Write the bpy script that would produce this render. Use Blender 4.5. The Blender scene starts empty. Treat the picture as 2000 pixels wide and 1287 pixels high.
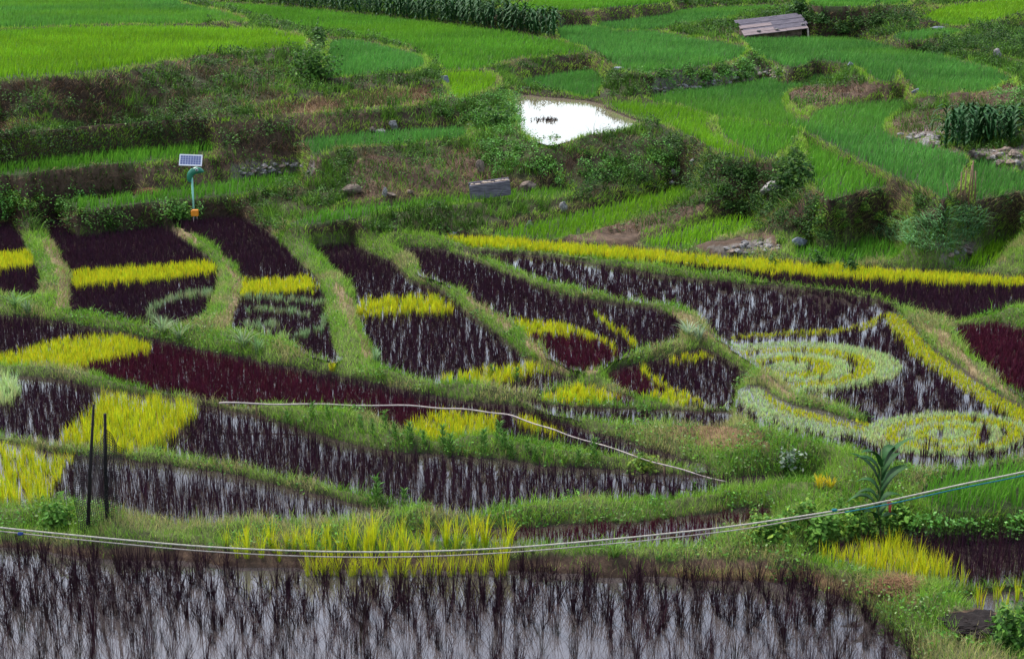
import bpy, bmesh, math, random
import numpy as np
from mathutils import Vector, Matrix, noise as mnoise

rng = np.random.default_rng(7)
random.seed(7)
scene = bpy.context.scene
COL = scene.collection

# ------------------------------------------------------------------ camera, sky, sun, exposure
FPX = 3000.0                      # focal length in photo pixels (photo 2000 x 1287)
PITCH = math.atan(793.5 / FPX)
CAMZ = 9.0
cam_d = bpy.data.cameras.new("camera")
cam = bpy.data.objects.new("camera", cam_d)
COL.objects.link(cam)
cam.location = (0, 0, CAMZ)
cam.rotation_euler = (math.pi / 2 - PITCH, 0, 0)
cam_d.sensor_width = 36.0
cam_d.lens = 36.0 * FPX / 2000.0
cam_d.clip_start = 0.1
cam_d.clip_end = 3000
scene.camera = cam

SUN_EL, SUN_AZ = math.radians(58), math.radians(-40)   # azimuth from +Y (away from camera), negative = left
world = bpy.data.worlds.new("World")
scene.world = world
world.use_nodes = True
wn = world.node_tree.nodes
wl = world.node_tree.links
wn.clear()
wo = wn.new("ShaderNodeOutputWorld")
wb = wn.new("ShaderNodeBackground")
sky = wn.new("ShaderNodeTexSky")
sky.sky_type = 'NISHITA'
sky.sun_disc = False
sky.sun_elevation = SUN_EL
sky.sun_rotation = SUN_AZ
sky.dust_density = 2.0
sky.air_density = 1.0
sky.ozone_density = 1.0
hs = wn.new("ShaderNodeHueSaturation")
hs.inputs['Saturation'].default_value = 0.70
hs.inputs['Value'].default_value = 1.0
wl.new(sky.outputs[0], hs.inputs['Color'])
wl.new(hs.outputs[0], wb.inputs['Color'])
wb.inputs['Strength'].default_value = 0.112
wl.new(wb.outputs[0], wo.inputs['Surface'])

sun_d = bpy.data.lights.new("sun", 'SUN')
sun_d.energy = 1.5
sun_d.angle = math.radians(10)
sun_d.color = (1.0, 0.96, 0.9)
sun = bpy.data.objects.new("sun", sun_d)
COL.objects.link(sun)
sun.location = (-20, 40, 60)
_sd = Vector((math.sin(SUN_AZ) * math.cos(SUN_EL), math.cos(SUN_AZ) * math.cos(SUN_EL), math.sin(SUN_EL)))
sun.rotation_euler = (-_sd).to_track_quat('-Z', 'Y').to_euler()

scene.view_settings.view_transform = 'Standard'
scene.view_settings.look = 'None'
scene.view_settings.exposure = 1.62
scene.view_settings.gamma = 1.0
scene.view_settings.use_curve_mapping = False
scene.render.engine = 'CYCLES'
scene.cycles.max_bounces = 6
scene.cycles.diffuse_bounces = 3
scene.cycles.glossy_bounces = 3
scene.cycles.transmission_bounces = 4
scene.cycles.transparent_max_bounces = 4

# ------------------------------------------------------------------ camera geometry helpers
CP, SP = math.cos(PITCH), math.sin(PITCH)

def ray(px, py):
    u = (np.asarray(px, float) - 1000.0) / FPX
    v = (643.5 - np.asarray(py, float)) / FPX
    return u, CP + v * SP, -SP + v * CP

def on_plane(px, py, z):
    dx, dy, dz = ray(px, py)
    dz = np.minimum(dz, -1e-4)
    t = (z - CAMZ) / dz
    return dx * t, dy * t

def project(x, y, z):
    zz = z - CAMZ
    w = y * CP - zz * SP
    u = x / w
    v = (y * SP + zz * CP) / w
    return 1000 + FPX * u, 643.5 - FPX * v

def inpoly(px, py, poly):
    """even-odd test, arrays px, py against a pixel or world polygon"""
    px = np.asarray(px, float); py = np.asarray(py, float)
    P = np.asarray(poly, float)
    out = np.zeros(px.shape, bool)
    bb = (px >= P[:, 0].min()) & (px <= P[:, 0].max()) & (py >= P[:, 1].min()) & (py <= P[:, 1].max())
    idx = np.nonzero(bb)
    if len(idx[0]) == 0:
        return out
    x = px[idx]; y = py[idx]
    r = np.zeros(x.shape, bool)
    n = len(P)
    for i in range(n):
        x1, y1 = P[i]; x2, y2 = P[(i + 1) % n]
        if y1 == y2:
            continue
        c = ((y1 > y) != (y2 > y)) & (x < (x2 - x1) * (y - y1) / (y2 - y1) + x1)
        r ^= c
    out[idx] = r
    return out

def instroke(px, py, pts, w):
    r = np.zeros(px.shape, bool)
    for (x1, y1), (x2, y2) in zip(pts[:-1], pts[1:]):
        dx, dy = x2 - x1, y2 - y1
        t = np.clip(((px - x1) * dx + (py - y1) * dy) / (dx * dx + dy * dy), 0, 1)
        r |= np.hypot((px - x1 - t * dx), (py - y1 - t * dy)) < w * 0.5
    return r

def smooth(poly, k=3):
    P = np.asarray(poly, float)
    n = len(P)
    out = []
    for i in range(n):
        p0, p1, p2, p3 = P[i - 1], P[i], P[(i + 1) % n], P[(i + 2) % n]
        for j in range(k):
            t = j / k
            a = 0.5
            m1 = a * (p2 - p0); m2 = a * (p3 - p1)
            L = np.linalg.norm(p2 - p1)
            for m in (m1, m2):
                l = np.linalg.norm(m)
                if l > L: m *= L / l
            out.append((2*t**3-3*t**2+1)*p1 + (t**3-2*t**2+t)*m1 + (-2*t**3+3*t**2)*p2 + (t**3-t**2)*m2)
    return np.array(out)

def _hash(ix, iy, seed):
    h = (ix.astype(np.int64) * 374761393 + iy.astype(np.int64) * 668265263 + seed * 974711) & 0x7fffffff
    h = ((h ^ (h >> 13)) * 1274126177) & 0x7fffffff
    return ((h ^ (h >> 16)) & 0xffff) / 65535.0

def vnoise(x, y, scale=1.0, seed=0, octaves=3):
    x = np.asarray(x, float) / scale; y = np.asarray(y, float) / scale
    tot = 0; amp = 1; s = 0
    for o in range(octaves):
        ix = np.floor(x); iy = np.floor(y)
        fx = x - ix; fy = y - iy
        fx = fx * fx * (3 - 2 * fx); fy = fy * fy * (3 - 2 * fy)
        a = _hash(ix, iy, seed + o); b = _hash(ix + 1, iy, seed + o)
        c = _hash(ix, iy + 1, seed + o); d = _hash(ix + 1, iy + 1, seed + o)
        tot = tot + amp * ((a * (1 - fx) + b * fx) * (1 - fy) + (c * (1 - fx) + d * fx) * fy)
        s += amp; amp *= 0.5; x = x * 2.03; y = y * 2.03
    return tot / s          # 0..1

# ------------------------------------------------------------------ fields: outlines as seen, each on its own level
# name: (outline px, kind, link=(neighbour, column px, slope deg) or ('=', neighbour, dz))
F = {}
def field(name, kind, link, poly, **kw):
    F[name] = dict(kind=kind, link=link, poly=smooth(poly), **kw)

field('P0', 'paddy', None, [(-300,1068),(0,1068),(120,1082),(250,1090),(420,1103),(560,1110),(700,1113),(850,1114),(1000,1118),(1150,1125),(1300,1130),(1450,1133),(1580,1142),(1660,1172),(1720,1215),(1790,1287),(1850,1350),(1900,1450),(-300,1450)])
field('P1', 'paddy', ('P0',250,12), [(-300,840),(0,862),(60,872),(150,888),(240,893),(300,903),(450,928),(600,958),(700,983),(810,1003),(700,1013),(560,1019),(350,1019),(230,1002),(150,990),(0,987),(-300,985)])
field('P2', 'paddy', ('P0',1150,18), [(800,1038),(900,1034),(1050,1030),(1200,1020),(1350,1006),(1440,998),(1500,993),(1500,1020),(1440,1035),(1380,1060),(1300,1068),(1150,1064),(1000,1058),(880,1058),(800,1052)])
field('P3', 'paddy', ('P1',450,8), [(-300,715),(0,728),(40,735),(120,742),(190,760),(250,766),(400,783),(440,798),(560,826),(650,858),(750,878),(850,887),(950,897),(1100,910),(1250,920),(1400,931),(1600,934),(1610,945),(1500,955),(1400,965),(1250,978),(1100,985),(1000,1000),(910,1010),(850,1003),(760,983),(700,965),(560,935),(400,903),(300,885),(230,885),(100,868),(0,850),(-300,830)])
field('P4', 'paddy', ('P3',250,9), [(-300,590),(0,615),(100,626),(170,638),(300,663),(400,683),(480,700),(600,723),(700,740),(800,763),(900,783),(1000,791),(1060,806),(1150,840),(1250,870),(1350,900),(1430,930),(1350,915),(1260,898),(1180,890),(1080,878),(1000,862),(950,855),(860,862),(790,850),(740,828),(680,820),(560,800),(430,790),(330,768),(220,745),(110,720),(0,716),(-300,710)])
field('F1', 'paddy', ('P4',20,12), [(-300,420),(0,422),(30,448),(55,490),(75,530),(80,555),(60,582),(0,578),(-300,560)])
field('F2', 'paddy', ('P4',250,14), [(5,410),(100,408),(200,413),(260,423),(320,443),(360,470),(400,500),(420,515),(425,545),(412,590),(398,622),(370,640),(330,650),(280,640),(230,627),(170,614),(138,612),(138,560),(140,525),(120,512),(108,480),(80,450),(40,430)])
field('F3', 'paddy', ('P4',560,14), [(340,438),(400,426),(460,426),(500,438),(540,468),(590,520),(620,548),(634,590),(643,640),(650,680),(662,702),(640,700),(600,690),(560,672),(500,657),(460,647),(452,630),(465,595),(473,560),(470,535),(440,505),(415,480),(370,455)])
field('F4', 'paddy', ('P4',850,14), [(570,456),(620,456),(680,473),(740,503),(780,523),(800,546),(860,566),(900,603),(960,646),(1010,686),(1040,703),(1070,718),(1120,736),(1135,753),(1080,765),(1000,767),(930,754),(860,752),(800,740),(750,720),(740,690),(715,665),(703,630),(697,590),(690,560),(650,530),(620,495),(590,475)])
field('F5', 'paddy', ('F4',930,9), [(780,485),(870,490),(930,510),(1000,540),(1080,570),(1150,586),(1250,598),(1318,618),(1332,640),(1320,662),(1280,678),(1225,695),(1180,715),(1140,722),(1105,718),(1075,700),(1050,672),(1010,640),(985,622),(950,603),(905,572),(860,550),(825,535),(812,508),(790,497)])
field('F6', 'paddy', ('F5',1150,8), [(880,490),(980,493),(1100,506),(1200,522),(1350,545),(1500,558),(1650,570),(1715,583),(1745,600),(1767,617),(1800,655),(1825,680),(1895,732),(1947,764),(2000,790),(2250,930),(2250,955),(2050,895),(2000,890),(1955,905),(1900,918),(1790,920),(1700,900),(1600,864),(1500,842),(1448,812),(1438,785),(1450,760),(1480,752),(1530,782),(1580,797),(1640,815),(1690,828),(1640,800),(1560,775),(1530,752),(1480,718),(1445,690),(1420,668),(1395,650),(1370,625),(1320,602),(1250,590),(1160,577),(1080,557),(1010,530),(950,507)])
field('F7', 'paddy', ('F6',1300,8), [(850,463),(920,461),(1000,465),(1200,483),(1400,500),(1600,516),(1800,530),(2000,542),(2250,556),(2250,600),(2000,612),(1930,625),(1870,636),(1840,635),(1790,612),(1740,592),(1700,577),(1500,550),(1300,524),(1100,497),(960,487),(900,480)])
field('F8', 'paddy', ('=','F6',0.12), [(1867,642),(1885,635),(1955,633),(2000,645),(2250,715),(2250,910),(2000,771),(1950,735),(1895,694),(1875,665)])
field('F11', 'paddy', ('P4',1200,9), [(1015,778),(1080,788),(1200,798),(1330,803),(1400,806),(1430,812),(1430,837),(1350,840),(1250,830),(1150,817),(1060,805)])
field('F9', 'paddy', ('F11',1340,9), [(1180,735),(1240,713),(1310,698),(1360,680),(1395,686),(1430,713),(1470,743),(1440,765),(1435,800),(1400,803),(1340,800),(1280,787),(1225,772)])
field('F10', 'paddy', ('F11',1120,9), [(1050,772),(1130,752),(1190,766),(1240,778),(1230,792),(1195,790),(1110,788),(1060,782)])
field('F12', 'paddy', ('P0',1640,16), [(1560,1080),(1650,1055),(1760,1038),(1850,1036),(2000,1028),(2250,1018),(2250,1150),(2000,1147),(1930,1140),(1850,1142),(1740,1128),(1640,1110),(1580,1098)])
field('F13', 'mud', ('=','F12',-0.06), [(1870,1160),(2000,1150),(2250,1145),(2250,1205),(2000,1200),(1940,1197),(1880,1180)])
field('F14', 'green', ('=','F12',0.42), [(1800,960),(1860,932),(2000,912),(2250,885),(2250,1005),(2000,1000),(1900,1005),(1820,1000)])

field('G1', 'green', ('=','P0',1.2), [(130,398),(170,390),(300,376),(430,358),(540,345),(612,341),(620,360),(540,370),(430,385),(300,398),(200,410),(150,412)])
field('G2', 'green', ('=','P0',2.0), [(-300,333),(0,320),(150,303),(300,288),(405,283),(415,298),(350,310),(200,325),(0,345),(-300,360)])
field('G2b', 'green', ('=','P0',2.2), [(590,277),(650,270),(750,260),(850,254),(905,253),(908,275),(850,280),(750,288),(650,297),(605,301)])
field('G3', 'ledge', ('=','P0',2.95), [(-300,268),(0,252),(200,243),(330,232),(460,220),(560,210),(650,200),(760,188),(850,178),(872,185),(860,198),(700,213),(560,224),(300,238),(100,256),(0,264),(-300,282)])
field('G4', 'green', ('=','P0',4.3), [(-300,170),(0,153),(150,144),(330,120),(480,102),(580,97),(600,85),(580,72),(500,60),(270,54),(0,62),(-300,73)])
field('G5', 'green', ('=','G4',0.10), [(-300,70),(0,58),(270,50),(430,50),(480,45),(430,25),(350,8),(330,-25),(-300,-30)])
field('G7', 'green', ('=','P0',3.45), [(650,83),(700,83),(760,96),(820,113),(828,130),(790,145),(720,150),(655,157),(635,150),(640,110)])
field('G6', 'green', ('=','P0',3.1), [(345,3),(440,8),(560,16),(700,30),(850,47),(1000,66),(1080,80),(1140,95),(1148,102),(1060,112),(1000,118),(940,135),(880,140),(850,130),(830,115),(760,93),(700,80),(640,76),(600,73),(520,55),(480,42)])
field('G8', 'green', ('=','P0',2.95), [(860,140),(900,138),(960,148),(968,165),(930,185),(900,195),(880,185),(875,160)])
field('G30', 'green', ('=','P0',1.1), [(560,435),(650,413),(760,400),(900,386),(1000,376),(1100,370),(1112,382),(1000,395),(900,405),(760,418),(680,432),(620,440)])
field('G31', 'green', ('F7',1050,14), [(950,460),(1040,438),(1150,412),(1240,390),(1330,370),(1362,393),(1300,415),(1200,443),(1130,463),(1060,470),(980,468)])
field('G32', 'green', ('F7',1320,14), [(1250,478),(1330,450),(1400,432),(1450,426),(1485,438),(1488,455),(1420,470),(1360,484),(1300,488)])
field('G33', 'green', ('F7',1650,12), [(1545,500),(1600,476),(1660,466),(1720,472),(1757,488),(1755,510),(1700,517),(1620,517)])
field('G34', 'green', ('F7',1900,12), [(1860,517),(1900,500),(1950,458),(2000,428),(2250,378),(2250,470),(2000,480),(1960,500),(1940,522),(1900,530)])
field('pond', 'pond', ('=','P0',2.3), [(1004,188),(1060,190),(1150,199),(1210,214),(1268,238),(1190,259),(1120,272),(1078,282),(1046,272),(1020,258),(1010,230)])
field('G9', 'green', ('=','P0',2.36), [(1000,165),(1080,148),(1170,138),(1212,142),(1190,165),(1165,185),(1160,195),(1100,185),(1030,175)])
field('G13a', 'green', ('=','P0',2.36), [(1180,203),(1260,203),(1330,210),(1385,226),(1375,245),(1390,262),(1430,285),(1470,305),(1440,308),(1400,297),(1340,264),(1290,242),(1240,230)])
field('G13b', 'green', ('=','P0',2.39), [(1405,234),(1500,245),(1560,254),(1545,275),(1530,295),(1495,311),(1450,290),(1412,268)])
field('G11', 'green', ('=','P0',2.4), [(1260,193),(1350,178),(1450,165),(1530,148),(1600,130),(1640,125),(1690,140),(1680,155),(1600,175),(1545,185),(1525,200),(1540,225),(1575,240),(1590,224),(1615,213),(1720,201),(1842,194),(1856,208),(1755,230),(1722,248),(1740,267),(1825,290),(1890,310),(1880,340),(1862,375),(1845,392),(1830,380),(1790,360),(1720,334),(1660,305),(1600,272),(1565,257),(1500,245),(1420,234),(1330,212)])
field('G14', 'green', ('=','P0',2.1), [(1575,262),(1600,270),(1660,303),(1720,332),(1772,350),(1700,374),(1640,387),(1610,394),(1590,360),(1580,310)])
field('G15', 'green', ('=','P0',2.05), [(1897,313),(1965,332),(2000,343),(2250,420),(2250,440),(2000,380),(1940,387),(1905,392),(1898,360)])
field('LC', 'ledge', ('G15',1940,45), [(1830,288),(1860,275),(1980,272),(2250,280),(2250,335),(2000,305),(1920,300)])
field('G10', 'green', ('G11',1350,66), [(1090,58),(1140,53),(1250,60),(1350,78),(1420,88),(1458,100),(1440,115),(1380,130),(1300,140),(1230,140),(1170,110),(1145,95),(1100,80)])
field('G17', 'green', ('G11',1720,60), [(1440,73),(1520,76),(1600,75),(1650,77),(1709,86),(1736,93),(1784,102),(1829,109),(1865,117),(1918,131),(1954,142),(1970,153),(1974,164),(1936,180),(1882,188),(1820,188),(1793,182),(1775,165),(1764,152),(1752,139),(1748,152),(1739,159),(1711,157),(1691,143),(1670,130),(1600,120),(1560,132),(1530,130),(1470,105),(1455,90)])
field('G22', 'ledge', ('=','G17',0.15), [(1845,110),(1880,107),(1918,113),(1960,120),(2000,126),(2250,165),(2250,260),(2000,172),(1985,158),(1965,144),(1925,130),(1880,119)])
field('G23', 'green', ('G17',1800,50), [(1740,72),(1800,62),(1850,58),(1885,64),(1850,74),(1775,80)])
field('G18', 'green', ('G23',1830,15), [(1797,43),(1803,33),(1843,18),(1918,7),(2000,-2),(2250,-35),(2250,-10),(2000,22),(1930,45),(1882,53)])
field('G24', 'green', ('=','G18',-0.9), [(1940,75),(1975,64),(2000,56),(2250,10),(2250,32),(2000,68),(1955,79)])
field('G19', 'green', ('G10',1280,28), [(1160,50),(1250,38),(1330,23),(1420,16),(1545,14),(1530,30),(1430,44),(1330,56),(1250,62),(1200,60)])
field('G20', 'green', ('G19',1200,48), [(980,15),(1100,-2),(1250,-14),(1310,-14),(1310,5),(1230,12),(1100,22),(1020,25)])
field('G21', 'green', ('G17',1680,50), [(1580,12),(1600,-3),(1700,-10),(1770,-10),(1770,8),(1650,14)])

def solve_levels():
    def edge(name, x, top):
        P = F[name]['poly']; ys = []
        for i in range(len(P)):
            (x1, y1), (x2, y2) = P[i], P[(i + 1) % len(P)]
            if (x1 - x) * (x2 - x) <= 0 and x1 != x2:
                ys.append(y1 + (y2 - y1) * (x - x1) / (x2 - x1))
        ys.sort()
        return ys
    F['P0']['z'] = 0.0
    todo = [n for n in F if n != 'P0']
    guard = 0
    while todo and guard < 200:
        guard += 1
        for n in list(todo):
            L = F[n]['link']
            if L[0] == '=':
                if 'z' in F[L[1]]:
                    F[n]['z'] = F[L[1]]['z'] + L[2]; todo.remove(n)
                continue
            if 'z' not in F[L[0]]:
                continue
            x = L[1]
            yl = edge(L[0], x, True); yu = edge(n, x, False)
            y1 = min(yl) if min(yl) > max(yu) - 30 else min([y for y in yl if y > max(yu) - 30])
            y2 = max(yu)
            if y2 > y1: y1 = y2 + 1
            dx, dy, dz = ray(x, y1); a1 = -dz / dy
            dx, dy, dz = ray(x, y2); a2 = -dz / dy
            zl = F[L[0]]['z'] - CAMZ
            D = -zl / a1
            ts = math.tan(math.radians(L[2]))
            D2 = (ts * D - zl) / (ts + a2)
            F[n]['z'] = float(CAMZ - a2 * D2)
            todo.remove(n)
    assert not todo, todo
solve_levels()
for n in F:
    F[n]['id'] = list(F).index(n)
    print('LEVEL', n, round(F[n]['z'], 2))

# ------------------------------------------------------------------ terrain on a camera-fan grid (finer near, coarser far)
T0, T1, DT = -0.46, 0.46, 0.00125
L0, L1, DL = math.log(13.0), math.log(190.0), 0.0025
ts = np.arange(T0, T1, DT); ls = np.arange(L0, L1, DL)
NT, NL = len(ts), len(ls)
TT, LL = np.meshgrid(ts, ls)
GY = np.exp(LL); GX = TT * GY
wx = (vnoise(GX, GY, 0.7, 3) - 0.5) * 0.22
wy = (vnoise(GX, GY, 0.7, 9) - 0.5) * 0.30
fid = np.full((NL, NT), -1, int)
for n in sorted(F, key=lambda k: F[k]['z']):
    P = F[n]['poly']
    X, Y = on_plane(P[:, 0], P[:, 1], F[n]['z'])
    m = inpoly(GX + wx, GY + wy, np.stack([X, Y], 1))
    fid[m] = F[n]['id']
zs = np.array([F[n]['z'] for n in F])
for _ in range(2):      # a bund between any two fields that touch
    p = np.pad(fid, 1, mode='edge')
    clash = np.zeros(fid.shape, bool)
    for q in (p[:-2, 1:-1], p[2:, 1:-1], p[1:-1, :-2], p[1:-1, 2:]):
        clash |= (q >= 0) & (fid >= 0) & (q != fid)
    fid[clash] = -1
zs_ = np.array([F[n]['z'] for n in F] + [0.0])
for _ in range(5):      # where a high terrace stands over a low one the bank takes its room from the low one
    p = np.pad(fid, 1, mode='edge'); zc = np.where(fid >= 0, zs_[fid], 99)
    eat = np.zeros(fid.shape, bool)
    if _ == 0: hi = np.where(fid >= 0, zs_[fid], -99)
    ph = np.pad(hi, 1, mode='edge')
    nb_ = np.maximum.reduce([ph[:-2, 1:-1], ph[2:, 1:-1], ph[1:-1, :-2], ph[1:-1, 2:]])
    eat = (fid >= 0) & (nb_ > zc + 0.45)
    fid[eat] = -1
    hi = np.where((hi < -50) | eat, np.maximum(hi, np.where(nb_ > -50, nb_, -99)), hi)
fixed = fid >= 0
H0 = np.where(fixed, zs[fid], 0.0)

def harmonic(val, fix, depth=0):
    h, w = val.shape
    if min(h, w) > 24:
        h2, w2 = (h + 1) // 2, (w + 1) // 2
        v = np.zeros((h2 * 2, w2 * 2)); f = np.zeros((h2 * 2, w2 * 2))
        v[:h, :w] = val * fix; f[:h, :w] = fix
        vs = v.reshape(h2, 2, w2, 2).sum((1, 3)); fs = f.reshape(h2, 2, w2, 2).sum((1, 3))
        c = harmonic(np.where(fs > 0, vs / np.maximum(fs, 1), 0), fs > 0, depth + 1)
        up = np.repeat(np.repeat(c, 2, 0), 2, 1)[:h, :w]
    else:
        up = np.full((h, w), val[fix].mean() if fix.any() else 0.0)
    u = np.where(fix, val, up)
    for _ in range(60 if depth == 0 else 160):
        p = np.pad(u, 1, mode='edge')
        a = 0.25 * (p[:-2, 1:-1] + p[2:, 1:-1] + p[1:-1, :-2] + p[1:-1, 2:])
        u = np.where(fix, val, a)
    return u
HB = harmonic(H0, fixed)
# distance (m) from the nearest field
def spread(src):
    d = np.where(src, 0.0, 99.0)
    for k in range(40):
        p = np.pad(d, 1, mode='edge')
        d = np.minimum(d, np.minimum.reduce([p[:-2, 1:-1] + cell * 2, p[2:, 1:-1] + cell * 2, p[1:-1, :-2] + cell, p[1:-1, 2:] + cell]))
    return np.minimum(d, 3.0)
cell = GY * DT
dist = spread(fixed)
paddyid = np.array([F[n]['kind'] in ('paddy', 'pond', 'mud') for n in F])
wet = fixed & paddyid[np.maximum(fid, 0)]
s_ = np.clip(dist / 0.32, 0, 1); s_ = s_ * s_ * (3 - 2 * s_)
HZ = HB + np.where(fixed, np.where(wet, -0.07, 0.0), 0.015 + 0.13 * s_)
amp = np.clip(dist / 0.5, 0, 1)
_px, _py = project(GX, GY, HB)
near_pond = (_px > 975) & (_px < 1300) & (_py > 165) & (_py < 262)
amp = np.where(near_pond, amp * 0.12, amp)
HZ = HZ + amp * ((vnoise(GX, GY, 1.1, 21, 4) - 0.5) * 0.42 + (vnoise(GX, GY, 0.25, 33, 2) - 0.5) * 0.10)
HZ = HZ + np.where(fixed, (vnoise(GX, GY, 0.5, 40, 2) - 0.5) * 0.03, 0)
# hillside carries on behind the last terraces
far = np.clip((GY - 125) / 60, 0, 1)
HZ = HZ + far * 2.0

gxn = np.stack([np.gradient(GX, axis=1), np.gradient(GY, axis=1), np.gradient(HZ, axis=1)], -1)
gyn = np.stack([np.gradient(GX, axis=0), np.gradient(GY, axis=0), np.gradient(HZ, axis=0)], -1)
NRM = np.cross(gxn, gyn)
AREA = np.linalg.norm(NRM, axis=-1)
NRM = NRM / np.maximum(AREA, 1e-9)[..., None]
STEEP = NRM[..., 2]                 # 1 flat, 0 vertical
GPX, GPY = project(GX, GY, HZ)

def gidx(x, y):
    i = np.clip(((np.log(np.maximum(y, 1.0)) - L0) / DL), 0, NL - 1.001)
    j = np.clip((x / y - T0) / DT, 0, NT - 1.001)
    return i, j
def ground(x, y):
    x = np.asarray(x, float); y = np.asarray(y, float)
    i, j = gidx(x, y); i0 = i.astype(int); j0 = j.astype(int); fi = i - i0; fj = j - j0
    return (HZ[i0, j0] * (1-fi) * (1-fj) + HZ[i0+1, j0] * fi * (1-fj) + HZ[i0, j0+1] * (1-fi) * fj + HZ[i0+1, j0+1] * fi * fj)
def field_at(x, y):
    i, j = gidx(x, y)
    return fid[(i + 0.5).astype(int), (j + 0.5).astype(int)]
def at(px, py):
    """first point of the ground seen at a photo pixel"""
    dx, dy, dz = ray(px, py)
    yy = np.geomspace(14, 185, 6000)
    t = yy / dy
    hit = np.nonzero(CAMZ + dz * t <= ground(dx * t, yy))[0]
    k = hit[0] if len(hit) else 5999
    y = yy[k]; x = dx * t[k]
    return Vector((float(x), float(y), float(ground(x, y))))

# ------------------------------------------------------------------ materials
def mat_new(name):
    m = bpy.data.materials.new(name); m.use_nodes = True
    nt = m.node_tree; nt.nodes.clear()
    return m, nt.nodes, nt.links

def attr_leaf(name, rough=0.55, spec=0.25, trans=0.3):
    m, n, l = mat_new(name)
    out = n.new("ShaderNodeOutputMaterial")
    a = n.new("ShaderNodeAttribute"); a.attribute_name = "Col"
    p = n.new("ShaderNodeBsdfPrincipled")
    p.inputs['Roughness'].default_value = rough
    p.inputs['Specular IOR Level'].default_value = spec
    l.new(a.outputs['Color'], p.inputs['Base Color'])
    t = n.new("ShaderNodeBsdfTranslucent")
    l.new(a.outputs['Color'], t.inputs['Color'])
    mx = n.new("ShaderNodeMixShader"); mx.inputs[0].default_value = trans
    l.new(p.outputs[0], mx.inputs[1]); l.new(t.outputs[0], mx.inputs[2])
    l.new(mx.outputs[0], out.inputs['Surface'])
    return m

def solid(name, c, rough=0.6, spec=0.3, var=0.25, scale=6.0, bump=0.3, c2=None, metal=0.0, stretch=None):
    m, n, l = mat_new(name)
    out = n.new("ShaderNodeOutputMaterial")
    p = n.new("ShaderNodeBsdfPrincipled")
    p.inputs['Roughness'].default_value = rough
    p.inputs['Specular IOR Level'].default_value = spec
    p.inputs['Metallic'].default_value = metal
    tc = n.new("ShaderNodeTexCoord")
    src = tc.outputs['Object']
    if stretch:
        mp = n.new("ShaderNodeMapping"); mp.inputs['Scale'].default_value = stretch
        l.new(src, mp.inputs['Vector']); src = mp.outputs[0]
    nz = n.new("ShaderNodeTexNoise"); nz.inputs['Scale'].default_value = scale; nz.inputs['Detail'].default_value = 6
    l.new(src, nz.inputs['Vector'])
    cr = n.new("ShaderNodeValToRGB")
    c2 = c2 or tuple(x * (1 - var) for x in c)
    cr.color_ramp.elements[0].position = 0.35; cr.color_ramp.elements[1].position = 0.65
    cr.color_ramp.elements[0].color = (*c2, 1); cr.color_ramp.elements[1].color = (*c, 1)
    l.new(nz.outputs['Fac'], cr.inputs[0]); l.new(cr.outputs[0], p.inputs['Base Color'])
    if bump:
        b = n.new("ShaderNodeBump"); b.inputs['Strength'].default_value = bump; b.inputs['Distance'].default_value = 0.02
        l.new(nz.outputs['Fac'], b.inputs['Height']); l.new(b.outputs[0], p.inputs['Normal'])
    l.new(p.outputs[0], out.inputs['Surface'])
    return m

M_blade = attr_leaf("rice_blade", 0.6, 0.12, 0.32)
M_dark = attr_leaf("purple_blade", 0.8, 0.03, 0.12)
M_leaf = attr_leaf("broad_leaf", 0.6, 0.10, 0.28)
M_dry = attr_leaf("dry_stem", 0.8, 0.1, 0.15)

def ground_mat():
    m, n, l = mat_new("earth")
    out = n.new("ShaderNodeOutputMaterial")
    p = n.new("ShaderNodeBsdfPrincipled"); p.inputs['Roughness'].default_value = 0.9
    p.inputs['Specular IOR Level'].default_value = 0.15
    a = n.new("ShaderNodeAttribute"); a.attribute_name = "Col"
    tc = n.new("ShaderNodeTexCoord")
    nz = n.new("ShaderNodeTexNoise"); nz.inputs['Scale'].default_value = 5; nz.inputs['Detail'].default_value = 8; nz.inputs['Roughness'].default_value = 0.7
    l.new(tc.outputs['Object'], nz.inputs['Vector'])
    mr = n.new("ShaderNodeMapRange"); mr.inputs[1].default_value = 0.3; mr.inputs[2].default_value = 0.7
    mr.inputs[3].default_value = 0.45; mr.inputs[4].default_value = 1.5
    l.new(nz.outputs['Fac'], mr.inputs[0])
    mx = n.new("ShaderNodeMix"); mx.data_type = 'RGBA'; mx.blend_type = 'MULTIPLY'; mx.inputs[0].default_value = 1
    l.new(a.outputs['Color'], mx.inputs[6]); l.new(mr.outputs[0], mx.inputs[7])
    l.new(mx.outputs[2], p.inputs['Base Color'])
    b = n.new("ShaderNodeBump"); b.inputs['Strength'].default_value = 0.8; b.inputs['Distance'].default_value = 0.06
    l.new(nz.outputs['Fac'], b.inputs['Height']); l.new(b.outputs[0], p.inputs['Normal'])
    l.new(p.outputs[0], out.inputs['Surface'])
    return m
M_earth = ground_mat()

def water_mat(name, mud, ior=1.45, rough=0.04):
    m, n, l = mat_new(name)
    out = n.new("ShaderNodeOutputMaterial")
    p = n.new("ShaderNodeBsdfPrincipled")
    p.inputs['Base Color'].default_value = (*mud, 1)
    p.inputs['Roughness'].default_value = rough
    p.inputs['IOR'].default_value = ior
    tc = n.new("ShaderNodeTexCoord")
    nz = n.new("ShaderNodeTexNoise"); nz.inputs['Scale'].default_value = 3.0; nz.inputs['Detail'].default_value = 3
    l.new(tc.outputs['Object'], nz.inputs['Vector'])
    b = n.new("ShaderNodeBump"); b.inputs['Strength'].default_value = 0.05; b.inputs['Distance'].default_value = 0.02
    l.new(nz.outputs['Fac'], b.inputs['Height']); l.new(b.outputs[0], p.inputs['Normal'])
    l.new(p.outputs[0], out.inputs['Surface'])
    return m
M_water = water_mat("paddy_water", (0.045, 0.036, 0.03), 1.5)
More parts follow.
